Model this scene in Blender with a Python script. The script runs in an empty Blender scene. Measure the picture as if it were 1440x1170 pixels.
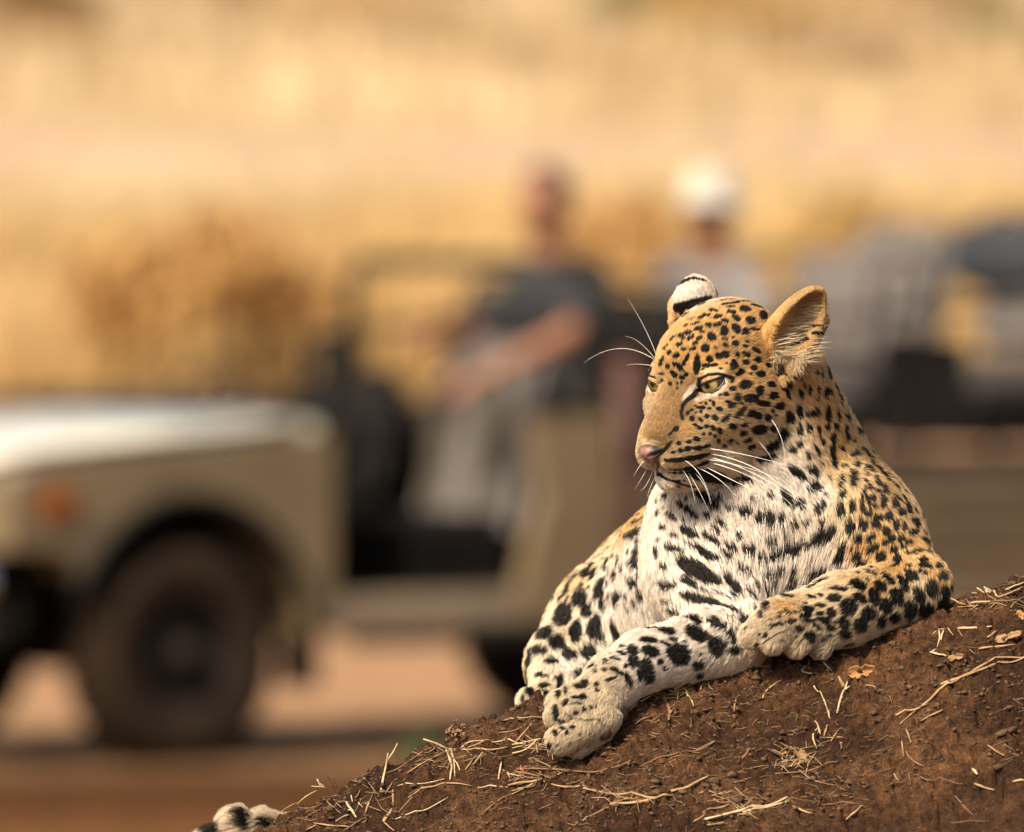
import bpy, bmesh, math, random, os
import numpy as np
from mathutils import Vector, Matrix, Euler
from mathutils.bvhtree import BVHTree
rng = np.random.default_rng(11)
random.seed(11)
SC = bpy.context.scene
COL = SC.collection
# ------------------------------------------------------------------ camera
FPX = 15400.0            # focal length in photo pixels (385 mm on a 36 mm sensor)
HORIZON = 126.0          # photo row of the horizon
ZC = 2.46                # camera height above the plain
DL = 14.0                # distance of the leopard's face
K = 1100.0               # photo pixels per metre at that distance
cam_d = bpy.data.cameras.new('camera')
cam = bpy.data.objects.new('camera', cam_d); COL.objects.link(cam)
cam_d.sensor_width = 36.0
cam_d.lens = 36.0 * FPX / 1440.0
cam.location = (0, 0, ZC)
cam.rotation_euler = (math.radians(90) - math.atan((585 - HORIZON) / FPX), 0, 0)
cam_d.clip_start = 0.5; cam_d.clip_end = 4000
cam_d.dof.use_dof = True
cam_d.dof.focus_distance = DL - 0.015
cam_d.dof.aperture_fstop = 4.5
SC.camera = cam
# ------------------------------------------------------------------ sky, sun, exposure
SUN_EL, SUN_AZ = 46.0, -34.0        # azimuth: degrees from the camera's back, negative = camera left
w = bpy.data.worlds.new('World'); SC.world = w; w.use_nodes = True
nt = w.node_tree
for n in list(nt.nodes): nt.nodes.remove(n)
wo = nt.nodes.new('ShaderNodeOutputWorld'); bg = nt.nodes.new('ShaderNodeBackground')
sky = nt.nodes.new('ShaderNodeTexSky'); sky.sky_type = 'NISHITA'; sky.sun_disc = False
sky.sun_elevation = math.radians(SUN_EL)
sun_vec = Vector((math.sin(math.radians(SUN_AZ)) * math.cos(math.radians(SUN_EL)),
                  -math.cos(math.radians(SUN_AZ)) * math.cos(math.radians(SUN_EL)),
                  math.sin(math.radians(SUN_EL))))
sky.sun_rotation = math.atan2(sun_vec.x, sun_vec.y)
sky.air_density = 1.0; sky.dust_density = 4.0; sky.ozone_density = 1.0; sky.altitude = 500
nt.links.new(sky.outputs[0], bg.inputs[0]); nt.links.new(bg.outputs[0], wo.inputs[0])
bg.inputs[1].default_value = 0.10
sl = bpy.data.lights.new('sun', 'SUN'); so = bpy.data.objects.new('sun', sl); COL.objects.link(so)
sl.energy = 3.6; sl.angle = math.radians(13); sl.color = (1.0, 0.93, 0.83)
so.rotation_euler = (-sun_vec).to_track_quat('-Z', 'Y').to_euler()
so.location = (-4, -6, 12)
vs = SC.view_settings
vs.view_transform = 'Standard'; vs.look = 'None'; vs.gamma = 1.0; vs.exposure = 1.0
vs.use_curve_mapping = False
try:
    vs.use_white_balance = True; vs.white_balance_temperature = 7700; vs.white_balance_tint = 6
except Exception: pass
SC.cycles.use_denoising = True
SC.cycles.max_bounces = 8; SC.cycles.diffuse_bounces = 4; SC.cycles.transparent_max_bounces = 16
try: SC.cycles_curves.shape = 'RIBBONS'; SC.cycles_curves.subdivisions = 2
except Exception: pass

# ------------------------------------------------------------------ helpers
def ortho(px, py, d):
    """photo pixel at depth d (pixels behind the face) -> leopard space (px, py, d)"""
    q = 1.0 + d / (K * DL)
    return np.array([720 + (px - 720) * q, HORIZON + (py - HORIZON) * q, d], float)
def W(p):
    """leopard space -> world metres"""
    p = np.asarray(p, float)
    return np.stack([(p[..., 0] - 720) / K, DL + p[..., 2] / K, ZC - (p[..., 1] - HORIZON) / K], -1)
def at(px, py, dist):
    """photo pixel at a camera distance -> world"""
    return Vector(((px - 720) / FPX * dist, dist, ZC - (py - HORIZON) / FPX * dist))
def tag(o, label=None, cat=None, group=None, kind=None):
    if label: o['label'] = label
    if cat: o['category'] = cat
    if group: o['group'] = group
    if kind: o['kind'] = kind
    return o
def empty(name, loc=(0, 0, 0), rz=0.0):
    o = bpy.data.objects.new(name, None); COL.objects.link(o)
    o.location = loc; o.rotation_euler = (0, 0, rz); o.empty_display_size = 0.1
    return o
def link(name, me, mat=None, parent=None, smooth=True):
    o = bpy.data.objects.new(name, me); COL.objects.link(o)
    if mat is not None and not me.materials: me.materials.append(mat)
    if smooth and len(me.polygons): me.polygons.foreach_set('use_smooth', np.ones(len(me.polygons), bool))
    if parent is not None: o.parent = parent
    return o
def mesh_np(name, V, F):
    """V (n,3), F (m,3|4) arrays -> mesh, quickly"""
    me = bpy.data.meshes.new(name)
    V = np.asarray(V, np.float32); F = np.asarray(F, np.int32)
    n, k = F.shape
    me.vertices.add(len(V)); me.vertices.foreach_set('co', V.ravel())
    me.loops.add(n * k); me.loops.foreach_set('vertex_index', F.ravel())
    me.polygons.add(n); me.polygons.foreach_set('loop_start', np.arange(0, n * k, k, dtype=np.int32))
    me.update(calc_edges=True); me.validate()
    return me
def hash3(i, j, k, seed=0):
    h = (i.astype(np.int64) * 374761393 + j.astype(np.int64) * 668265263 + k.astype(np.int64) * 2147483647 + seed * 144665) & 0x7fffffff
    h = ((h ^ (h >> 13)) * 1274126177) & 0x7fffffff
    return ((h ^ (h >> 16)) & 0xffff) / 65535.0
def vnoise(p, seed=0):
    """value noise in [-1,1], p (n,3)"""
    f = np.floor(p); i = f.astype(np.int64); t = p - f; t = t * t * (3 - 2 * t)
    o = 0
    for a in (0, 1):
        wx = t[:, 0] if a else 1 - t[:, 0]
        for b in (0, 1):
            wy = t[:, 1] if b else 1 - t[:, 1]
            for c in (0, 1):
                wz = t[:, 2] if c else 1 - t[:, 2]
                o = o + wx * wy * wz * hash3(i[:, 0] + a, i[:, 1] + b, i[:, 2] + c, seed)
    return o * 2 - 1
def fbm(p, oct=3, seed=0):
    s, a, r = 0, 1.0, 0
    for q in range(oct):
        r = r + a * vnoise(p * (2 ** q), seed + q); s += a; a *= 0.5
    return r / s
def smooth(a, b, x):
    t = np.clip((x - a) / (b - a), 0, 1); return t * t * (3 - 2 * t)
# ------------------------------------------------------------------ termite mound: height field in leopard space
RX = np.array([-900, -300, 60, 200, 300, 370, 500, 620, 740, 800, 900, 1000, 1075, 1180, 1340, 1440, 1600, 1850, 2300, 2900, 3400], float)
RY = np.array([2830, 2300, 1390, 1255, 1200, 1168, 1108, 1052, 1000, 985, 962, 940, 925, 905, 858, 822, 775, 760, 950, 1900, 2830], float)
def mound_py(x, d, detail=True):
    """row (py, larger = lower) of the mound surface at column x, depth d"""
    x = np.asarray(x, float); d = np.asarray(d, float)
    base = np.interp(x, RX, RY)
    for s in (-40, 40): base = base + np.interp(x + s, RX, RY)
    base = base / 3
    f = np.maximum(-d + 10, 0)
    front = f * f / (f + 60) * 0.80 + np.maximum(f - 300, 0) ** 2 * 0.0010
    b = np.maximum(d - 20, 0)
    back = b * 0.045 + np.maximum(b - 750, 0) ** 2 * 0.0012
    left = smooth(760, 420, x) * b * 0.10
    h = base + front + back + left
    if detail:
        p = np.stack([x, d, h * 0.5], -1).reshape(-1, 3)
        n = 9 * fbm(p / 130, 3, 3) + 4.2 * fbm(p / 34, 3, 7) + 2.0 * np.abs(fbm(p / 11, 2, 9))
        h = h - n.reshape(h.shape)
    return np.minimum(h, HORIZON + (ZC + 0.06) * K)
# ------------------------------------------------------------------ leopard body: a signed distance field in leopard space (units = photo pixels, 1100 per metre)
HO = np.array([964.0, 541.0, 0.0])                 # midpoint between the eyes
PHI, PIT, ROL = math.radians(43), math.radians(17), math.radians(0)
fh = np.array([-math.sin(PHI), 0, -math.cos(PHI)])
upv = np.array([0, -1.0, 0])                       # up is minus py
HF = math.cos(PIT) * fh - math.sin(PIT) * upv
HU = math.cos(PIT) * upv + math.sin(PIT) * fh
HS = np.array([math.cos(PHI), 0, -math.sin(PHI)])
HS, HU = math.cos(ROL) * HS + math.sin(ROL) * HU, math.cos(ROL) * HU - math.sin(ROL) * HS
CM = 11.0
HM = np.stack([HF, HS, HU], 0)                     # rows: forward, left, up
def hl(f, s, u): return HO + CM * (f * HF + s * HS + u * HU)
def to_head(p): return (p - HO) @ HM.T / CM
def s_cone(p, a, b, ra, rb):
    a = np.asarray(a, float); b = np.asarray(b, float); ab = b - a
    t = np.clip(((p - a) @ ab) / (ab @ ab), 0, 1)
    q = p - a - t[:, None] * ab
    return np.sqrt((q * q).sum(1)) - (ra + (rb - ra) * t)
def s_ell(p, c, r, M=None):
    q = p - np.asarray(c, float)
    if M is not None: q = q @ M.T
    r = np.asarray(r, float)
    k0 = np.sqrt(((q / r) ** 2).sum(1)); k1 = np.sqrt(((q / (r * r)) ** 2).sum(1)) + 1e-9
    return k0 * (k0 - 1) / k1
def smin(a, b, k):
    h = np.clip(0.5 + 0.5 * (b - a) / k, 0, 1); return b + (a - b) * h - k * h * (1 - h)
def smax(a, b, k): return -smin(-a, -b, k)
def axes(z, x):
    z = np.asarray(z, float); z = z / np.linalg.norm(z)
    x = np.asarray(x, float); x = x - z * (x @ z); x = x / np.linalg.norm(x)
    return np.stack([x, np.cross(z, x), z], 0)

# eyes, in head centimetres
EYE_R = 1.95
def eye_c(side): return np.array([-0.75, 4.35 * side, 0.30])
def eye_frame(side):
    """rows: right-to-left tangent, up tangent, outward (head space)"""
    o = np.array([math.cos(math.radians(20)), side * math.sin(math.radians(20)), 0.02]); o /= np.linalg.norm(o)
    lat = np.array([-o[1], o[0], 0]) * side          # towards the outer corner
    lat /= np.linalg.norm(lat)
    tilt = math.radians(16)                          # outer corner higher
    up = np.cross(o, lat) * side
    up = up if up[2] > 0 else -up
    L = math.cos(tilt) * lat + math.sin(tilt) * up
    U = math.cos(tilt) * up - math.sin(tilt) * lat
    return np.stack([L, U, o], 0)
def lid_curve(t):
    """almond outline (lateral, up) in cm for t in 0..2pi; inner canthus drawn out downwards"""
    c, s = np.cos(t), np.sin(t)
    x = 1.75 * c
    y = np.where(s > 0, 0.72 * s ** 1.0, 0.98 * s)
    y = y * (1 - 0.25 * c ** 2)
    x = np.where(c < -0.75, x - (-(c + 0.75)) * 2.2, x)
    y = np.where(c < -0.75, y - (-(c + 0.75)) * 2.0, y)
    return x, y

def head_sdf(p):
    q = to_head(p)
    C = CM
    out = None
    def E(c, r, M=None):
        return s_ell(q, c, r, M)
    def CC(a, b, ra, rb): return s_cone(q, a, b, ra, rb)
    qs = q.copy(); qs[:, 1] = np.abs(qs[:, 1])       # mirrored
    def ES(c, r, M=None): return s_ell(qs, c, r, M)
    def CS(a, b, ra, rb): return s_cone(qs, a, b, ra, rb)
    d = E((-8.2, 0, 1.6), (8.6, 6.9, 6.8))                    # cranium
    d = smin(d, E((-2.6, 0, 2.6), (4.4, 4.7, 4.2)), 2.2)        # forehead
    d = smin(d, CC((-1.0, 0, 0.2), (7.0, 0, -4.8), 2.9, 1.95), 1.6)  # nose bridge
    d = smin(d, CS((0.8, 1.5, -2.6), (6.4, 1.05, -5.4), 2.6, 1.95), 1.6) # muzzle sides
    d = smin(d, ES((3.2, 2.5, -6.2), (3.6, 2.5, 3.0)), 1.5)      # muzzle behind the pads
    d = smin(d, ES((5.7, 1.75, -7.15), (3.0, 2.15, 1.95)), 1.1)   # whisker pads
    d = smin(d, ES((-2.6, 5.0, -3.4), (4.6, 3.3, 4.4)), 2.0)    # cheekbone
    d = smin(d, ES((-6.5, 4.7, -5.0), (5.6, 3.8, 5.6)), 2.2)    # jaw muscle
    d = smin(d, CC((5.9, 0, -10.1), (-3, 0, -10.4), 1.75, 3.6), 1.2)  # chin and lower jaw
    d = smin(d, CS((4.2, 1.1, -10.2), (-1.5, 3.0, -9.4), 1.5, 2.4), 2.0)  # jaw sides
    d = smin(d, CS((0.15, 2.4, 1.7), (-2.0, 6.0, 1.6), 1.0, 0.7), 1.8)  # brow
    # mouth crease, curving back and up under the pads
    m = np.full(len(q), 1e3)
    pts = [(9.0, 0.0, -8.75), (8.1, 1.2, -9.15), (6.6, 2.9, -9.2), (4.4, 4.1, -8.9), (2.2, 4.9, -8.5)]
    for a, b in zip(pts[:-1], pts[1:]): m = np.minimum(m, CS(a, b, 0.22, 0.22))
    m = np.minimum(m, CC((9.4, 0, -7.2), (9.0, 0, -8.8), 0.12, 0.2))
    d = smax(d, -m, 0.4)
    # tear trough beside the nose bridge
    d = smax(d, -CS((0.9, 2.5, -0.9), (3.4, 2.2, -3.4), 0.45, 0.3), 0.9)
    # eye sockets: open an almond in front of each eyeball
    for sd in (1, -1):
        Fm = eye_frame(sd); e = (q - eye_c(sd)) @ Fm.T
        lat, up, o = e[:, 0], e[:, 1], e[:, 2]
        ball = np.sqrt((e * e).sum(1))
        d = smin(d, ball - (EYE_R + 0.30), 0.6)                   # lids wrap the ball
        hw = np.where(up > 0, 0.58, 0.98)
        alm = np.sqrt((lat / 2.0) ** 2 + (up / hw) ** 2) - 1
        alm = alm * 0.75
        inner = s_cone(e, (-1.5, -0.2, 1.3), (-2.75, -1.25, 1.6), 0.36, 0.16)
        cut = np.minimum(np.maximum(alm, -o), inner)
        d = np.where(o > 0, smax(d, -cut, 0.16), d)
        d = np.minimum(d, ball - (EYE_R - 0.12))                   # closed behind the eyeball
    # ears: rounded cups
    for sd in (1, -1):
        if sd > 0: base, tip, face = (-10.4, 7.4, 1.6), (-14.4, 12.6, 7.9), (0.56, 0.78, -0.28)
        else:      base, tip, face = (-10.2, -5.6, 4.0), (-12.4, -7.6, 9.9), (0.25, -0.97, 0.12)
        base = np.array(base); tip = np.array(tip); face = np.array(face); face = face / np.linalg.norm(face)
        ax = tip - base; L = np.linalg.norm(ax)
        M = axes(face, np.cross(ax, face))                        # x across, y along, z opening
        c = base + ax * 0.48
        wd = 3.0 if sd > 0 else 4.5
        qe = (q - c) @ M.T
        if sd > 0: qe[:, 0] *= 1 + 0.24 * np.clip(qe[:, 1] / (L * 0.6), -1, 1)   # narrower towards the tip
        e1 = s_ell(qe, (0, 0, 0), (wd, L * 0.60, 2.6))
        e2 = s_ell(qe, (0, L * 0.06, 1.75), (wd - 0.35, L * 0.57, 3.0))
        ear = smax(e1, -e2, 0.35)
        if sd > 0:                                                 # the front edge runs down onto the brow, the rear lobe onto the neck
            ear = smin(ear, s_cone(q, (-9.8, 8.6, -2.2), (-15.2, 12.2, 4.0), 0.9, 0.5), 1.4)
        else:
            ear = smin(ear, s_cone(q, (-8.6, -6.6, 1.6), (-10.8, -7.2, 6.6), 1.6, 2.4), 1.5)
        d = smin(d, ear, 1.0)
    return d * C

OC = ortho
BODY = [  # (kind, params..., smoothness)
 # neck and chest
 ('c', (1066, 560, 105), (1076, 720, 125), 80, 116, 30),
 ('c', (1102, 528, 122), (1154, 690, 190), 57, 86, 40),
 ('e', (1075, 790, 150), (142, 140, 140), 45),
 ('c', (985, 715, 95), (1010, 800, 75), 62, 80, 40),
 # viewer's right: shoulder, upper arm, forearm, folded paw
 ('e', (1206, 780, 130), (95, 124, 116), 45),
 ('c', (1230, 775, 100), (1290, 826, 40), 62, 42, 30),
 ('c', (1288, 828, 30), (1190, 858, -30), 42, 44, 22),
 ('c', (1190, 858, -30), (1115, 873, -62), 44, 33, 16),
 ('c', (1115, 873, -62), (1086, 884, -72), 31, 28, 8),
 ('c', (1090, 868, -84), (1060, 893, -92), 22, 17.5, 7),
 ('c', (1114, 870, -88), (1088, 903, -100), 20, 16, 10),
 ('c', (1142, 882, -74), (1121, 908, -88), 18, 14.5, 11),
 ('c', (1172, 890, -56), (1155, 910, -66), 17, 13, 11),
 # viewer's left: shoulder, upper arm, stretched forearm, paw
 ('e', (965, 790, 110), (58, 95, 90), 40),
 ('c', (985, 800, 75), (1025, 888, 0), 62, 52, 30),
 ('c', (1030, 898, -5), (905, 930, -60), 46, 38, 20),
 ('c', (905, 930, -60), (862, 958, -85), 37, 36, 14),
 ('c', (862, 958, -85), (826, 1000, -112), 36, 31, 9),
 ('c', (842, 968, -100), (786, 990, -118), 22, 16, 6),
 ('c', (850, 986, -118), (786, 1008, -140), 23, 18, 5),
 ('c', (848, 1010, -128), (790, 1040, -150), 23, 20, 5),
 ('c', (846, 1026, -120), (812, 1050, -134), 16, 14, 5),
]
def build_body():
    L = []
    for b in BODY:
        if b[0] == 'c': L.append(('c', ortho(*b[1]), ortho(*b[2]), b[3], b[4], b[5]))
        else: L.append(('e', ortho(*b[1]), b[2], b[3]))
    # trunk, haunch, hind leg, tail
    def c(a, b, ra, rb, k): L.append(('c', ortho(*a), ortho(*b), ra, rb, k))
    c((1085, 800, 190), (985, 815, 420), 135, 112, 45)
    c((985, 815, 420), (960, 840, 640), 112, 115, 45)
    c((940, 850, 600), (872, 897, 500), 118, 104, 40)
    c((872, 897, 500), (800, 935, 420), 100, 56, 30)
    c((800, 935, 420), (772, 975, 330), 50, 24, 22)
    c((800, 978, 360), (748, 988, 300), 24, 19, 14)
    tail = [(950, 900, 730, 40), (840, 985, 790, 24), (690, 1078, 730, 21), (540, 1145, 610, 20), (440, 1180, 500, 18), (372, 1168, 430, 17), (336, 1164, 410, 17.5), (300, 1188, 395, 16), (278, 1230, 390, 11)]
    for a, b in zip(tail[:-1], tail[1:]): c(a[:3], b[:3], a[3], b[3], 12)
    return L
BP = build_body()
def leo_sdf(p):
    p = np.asarray(p, float)
    d = np.full(len(p), 1e3)
    for b in BP:                     # each primitive only where it matters
        if b[0] == 'c':
            lo = np.minimum(b[1], b[2]) - max(b[3], b[4]) - 70; hi = np.maximum(b[1], b[2]) + max(b[3], b[4]) + 70
        else:
            lo = b[1] - np.array(b[2]) - 70; hi = b[1] + np.array(b[2]) + 70
        m = np.all((p > lo) & (p < hi), 1)
        if not m.any(): continue
        q = p[m]
        v = s_cone(q, b[1], b[2], b[3], b[4]) if b[0] == 'c' else s_ell(q, b[1], b[2])
        d[m] = smin(d[m], v, b[-1])
    # pad cleft between the toes is left to the toe primitives
    m = np.all((p > HO + np.array([-150, -230, -190])) & (p < HO + np.array([300, 260, 330])), 1)
    if m.any():
        hd = head_sdf(p[m]); d[m] = smin(d[m], hd, 16)
    return d
def surface_nets(f, lo, hi, h):
    lo = np.array(lo, float); n = np.ceil((np.array(hi) - lo) / h).astype(int) + 1
    n = (n + 3) // 4 * 4 + 1
    # coarse pass
    cg = [np.arange(0, n[i], 4) for i in range(3)]
    G = np.stack(np.meshgrid(*cg, indexing='ij'), -1).reshape(-1, 3)
    cv = f(lo + G * h).reshape([len(c) for c in cg])
    near = np.abs(cv) < 4 * h * 1.9 + 1.2 * h
    D = np.repeat(np.repeat(np.repeat(cv, 4, 0), 4, 1), 4, 2)[:n[0], :n[1], :n[2]].astype(np.float32)
    # D cell (i) takes coarse node floor(i/4); mark by dilation
    N = near.copy()
    for a in range(3):
        s = np.roll(near, -1, a); N |= s
    near2 = N.copy()
    for a in range(3): near2 |= np.roll(N, -1, a) | np.roll(N, 1, a)
    mask = np.repeat(np.repeat(np.repeat(near2, 4, 0), 4, 1), 4, 2)[:n[0], :n[1], :n[2]]
    idx = np.argwhere(mask)
    D[mask] = f(lo + idx * h)
    s = D < 0
    c8 = [(a, b, c) for a in (0, 1) for b in (0, 1) for c in (0, 1)]
    m = np.array(D.shape) - 1
    sub = lambda A, o: A[o[0]:o[0] + m[0], o[1]:o[1] + m[1], o[2]:o[2] + m[2]]
    cnt = sum(sub(s, o).astype(np.int8) for o in c8)
    act = (cnt > 0) & (cnt < 8)
    vid = -np.ones(act.shape, np.int64); ci = np.argwhere(act); vid[act] = np.arange(len(ci))
    acc = np.zeros((len(ci), 3)); num = np.zeros(len(ci))
    val = {o: D[ci[:, 0] + o[0], ci[:, 1] + o[1], ci[:, 2] + o[2]].astype(float) for o in c8}
    for o in c8:
        for a in range(3):
            if o[a]: continue
            o2 = list(o); o2[a] = 1; o2 = tuple(o2)
            va, vb = val[o], val[o2]; cr = (va < 0) != (vb < 0)
            t = np.where(cr, va / (va - vb + 1e-12), 0)
            pt = np.tile(np.array(o, float), (len(ci), 1)); pt[:, a] += t
            acc[cr] += pt[cr]; num += cr
    V = lo + (ci + acc / num[:, None]) * h
    F = []
    for a in range(3):
        b, c = (a + 1) % 3, (a + 2) % 3
        o = [slice(0, m[0]), slice(0, m[1]), slice(0, m[2])]
        s0 = s[:m[0], :m[1], :m[2]]
        sh = [0, 0, 0]; sh[a] = 1
        s1 = sub(s, sh)
        e = np.argwhere(s0 != s1); e = e[(e[:, b] > 0) & (e[:, c] > 0)]
        flip = s0[e[:, 0], e[:, 1], e[:, 2]]
        def g(db, dc):
            q = e.copy(); q[:, b] -= db; q[:, c] -= dc; return vid[q[:, 0], q[:, 1], q[:, 2]]
        Q = np.stack([g(0, 0), g(1, 0), g(1, 1), g(0, 1)], 1)
        Q[~flip] = Q[~flip][:, ::-1]
        F.append(Q)
    F = np.concatenate(F); F = F[(F >= 0).all(1)]
    return V, F
def grad(f, p, e=0.6):
    g = np.zeros_like(p)
    for k in ((1, -1, -1), (-1, -1, 1), (-1, 1, -1), (1, 1, 1)):
        k = np.array(k, float); g += k * f(p + k * e)[:, None]
    return g / (np.linalg.norm(g, axis=1, keepdims=True) + 1e-9)
import time as _t
_t0 = _t.time()
LV, LF = surface_nets(leo_sdf, (200, 370, -210), (1375, 1330, 860), 5.0)
# drop floating crumbs, then refine the head and project onto the field
def largest(V, F):
    lab = np.arange(len(V))
    for _ in range(400):
        mn = lab[F].min(1); new = lab.copy()
        np.minimum.at(new, F.ravel(), np.repeat(mn, F.shape[1])); new = new[new]
        if (new == lab).all(): break
        lab = new
    u, c = np.unique(lab, return_counts=True); keep = lab == u[c.argmax()]
    F = F[keep[F[:, 0]]]; idx = -np.ones(len(V), int); idx[keep] = np.arange(keep.sum())
    return V[keep], idx[F]
LV, LF = largest(LV, LF)
def refine(V, F, sel):
    """triangulate and 1-to-4 split the chosen triangles (neighbours keep conformity through edge splits)"""
    F = F if F.shape[1] == 3 else np.concatenate([F[:, [0, 1, 2]], F[:, [0, 2, 3]]])
    s = sel(V[F].mean(1))
    E = np.sort(np.concatenate([F[:, [0, 1]], F[:, [1, 2]], F[:, [2, 0]]]), 1)
    key = E[:, 0].astype(np.int64) * len(V) + E[:, 1]
    n = len(F); mark = np.concatenate([s, s, s])
    uk = np.unique(key[mark])
    pos = np.searchsorted(uk, key); pos = np.clip(pos, 0, len(uk) - 1)
    has = uk[pos] == key
    mid = np.where(has, len(V) + pos, -1).reshape(3, n).T      # per face: m01, m12, m20
    NV = (V[uk // len(V)] + V[uk % len(V)]) / 2
    cnt = (mid >= 0).sum(1); out = [F[cnt == 0]]
    f3 = cnt == 3; a, b, c = F[f3].T; x, y, z = mid[f3].T
    out += [np.stack(t, 1) for t in ((a, x, z), (x, b, y), (z, y, c), (x, y, z))]
    for r in range(3):
        Fr = np.roll(F, -r, 1); Mr = np.roll(mid, -r, 1)
        f1 = (cnt == 1) & (Mr[:, 0] >= 0); a, b, c = Fr[f1].T; x = Mr[f1][:, 0]
        out += [np.stack((a, x, c), 1), np.stack((x, b, c), 1)]
        f2 = (cnt == 2) & (Mr[:, 2] < 0); a, b, c = Fr[f2].T; x, y = Mr[f2][:, 0], Mr[f2][:, 1]
        out += [np.stack((x, b, y), 1), np.stack((a, x, y), 1), np.stack((a, y, c), 1)]
    return np.concatenate([V, NV]), np.concatenate(out)
def in_face(c):
    q = to_head(c); return (q[:, 0] > -15) & (q[:, 2] > -12.5)
def in_eye(c):
    q = to_head(c); q[:, 1] = np.abs(q[:, 1])
    return (np.linalg.norm(q - np.array([0, 4.4, 0]), axis=1) < 3.6) | ((q[:, 0] > 2) & (np.abs(q[:, 1]) < 5) & (q[:, 2] < -4.5))
def project(V, sel, it=3):
    m = sel(V); P = V[m]
    for _ in range(it):
        P = P - leo_sdf(P)[:, None] * grad(leo_sdf, P) * 0.9
    V = V.copy(); V[m] = P; return V
LV, LF = refine(LV, LF, in_face); LV = project(LV, in_face, 2)
LV, LF = refine(LV, LF, in_eye); LV = project(LV, in_eye, 2)
LN = grad(leo_sdf, LV, 1.5)
print('leopard mesh', len(LV), len(LF), 'in', round(_t.time() - _t0, 1))
# ------------------------------------------------------------------ leopard: markings, fur, eyes, nose, whiskers
LW = W(LV)
bvh = BVHTree.FromPolygons([tuple(v) for v in LW], [tuple(int(i) for i in f) for f in LF])
def W_inv(w):
    w = np.asarray(w, float)
    return np.stack([w[..., 0] * K + 720, (ZC - w[..., 2]) * K + HORIZON, (w[..., 1] - DL) * K], -1)
CAMV = Vector((0, 0, ZC))
def hit(px, py):
    """where the sight line of a photo pixel meets the leopard: (leopard-space point, normal) or None"""
    dirv = (at(px, py, 1.0) - CAMV).normalized()
    h, n, i, dist = bvh.ray_cast(CAMV + dirv * 12, dirv, 4)
    if h is None:
        best = None
        for dd in (0, 60, 130, 250, 420):
            g = CAMV + dirv * (DL + dd / K)
            h2, n2, i2, ds = bvh.find_nearest(g, 0.02)
            if h2 is not None and (best is None or ds < best[2]): best = (h2, n2, ds)
        if best is None: return None
        h, n = best[0], best[1]
    p = W_inv(h); g = grad(leo_sdf, p[None], 2.0)[0]
    return p, g
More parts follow.
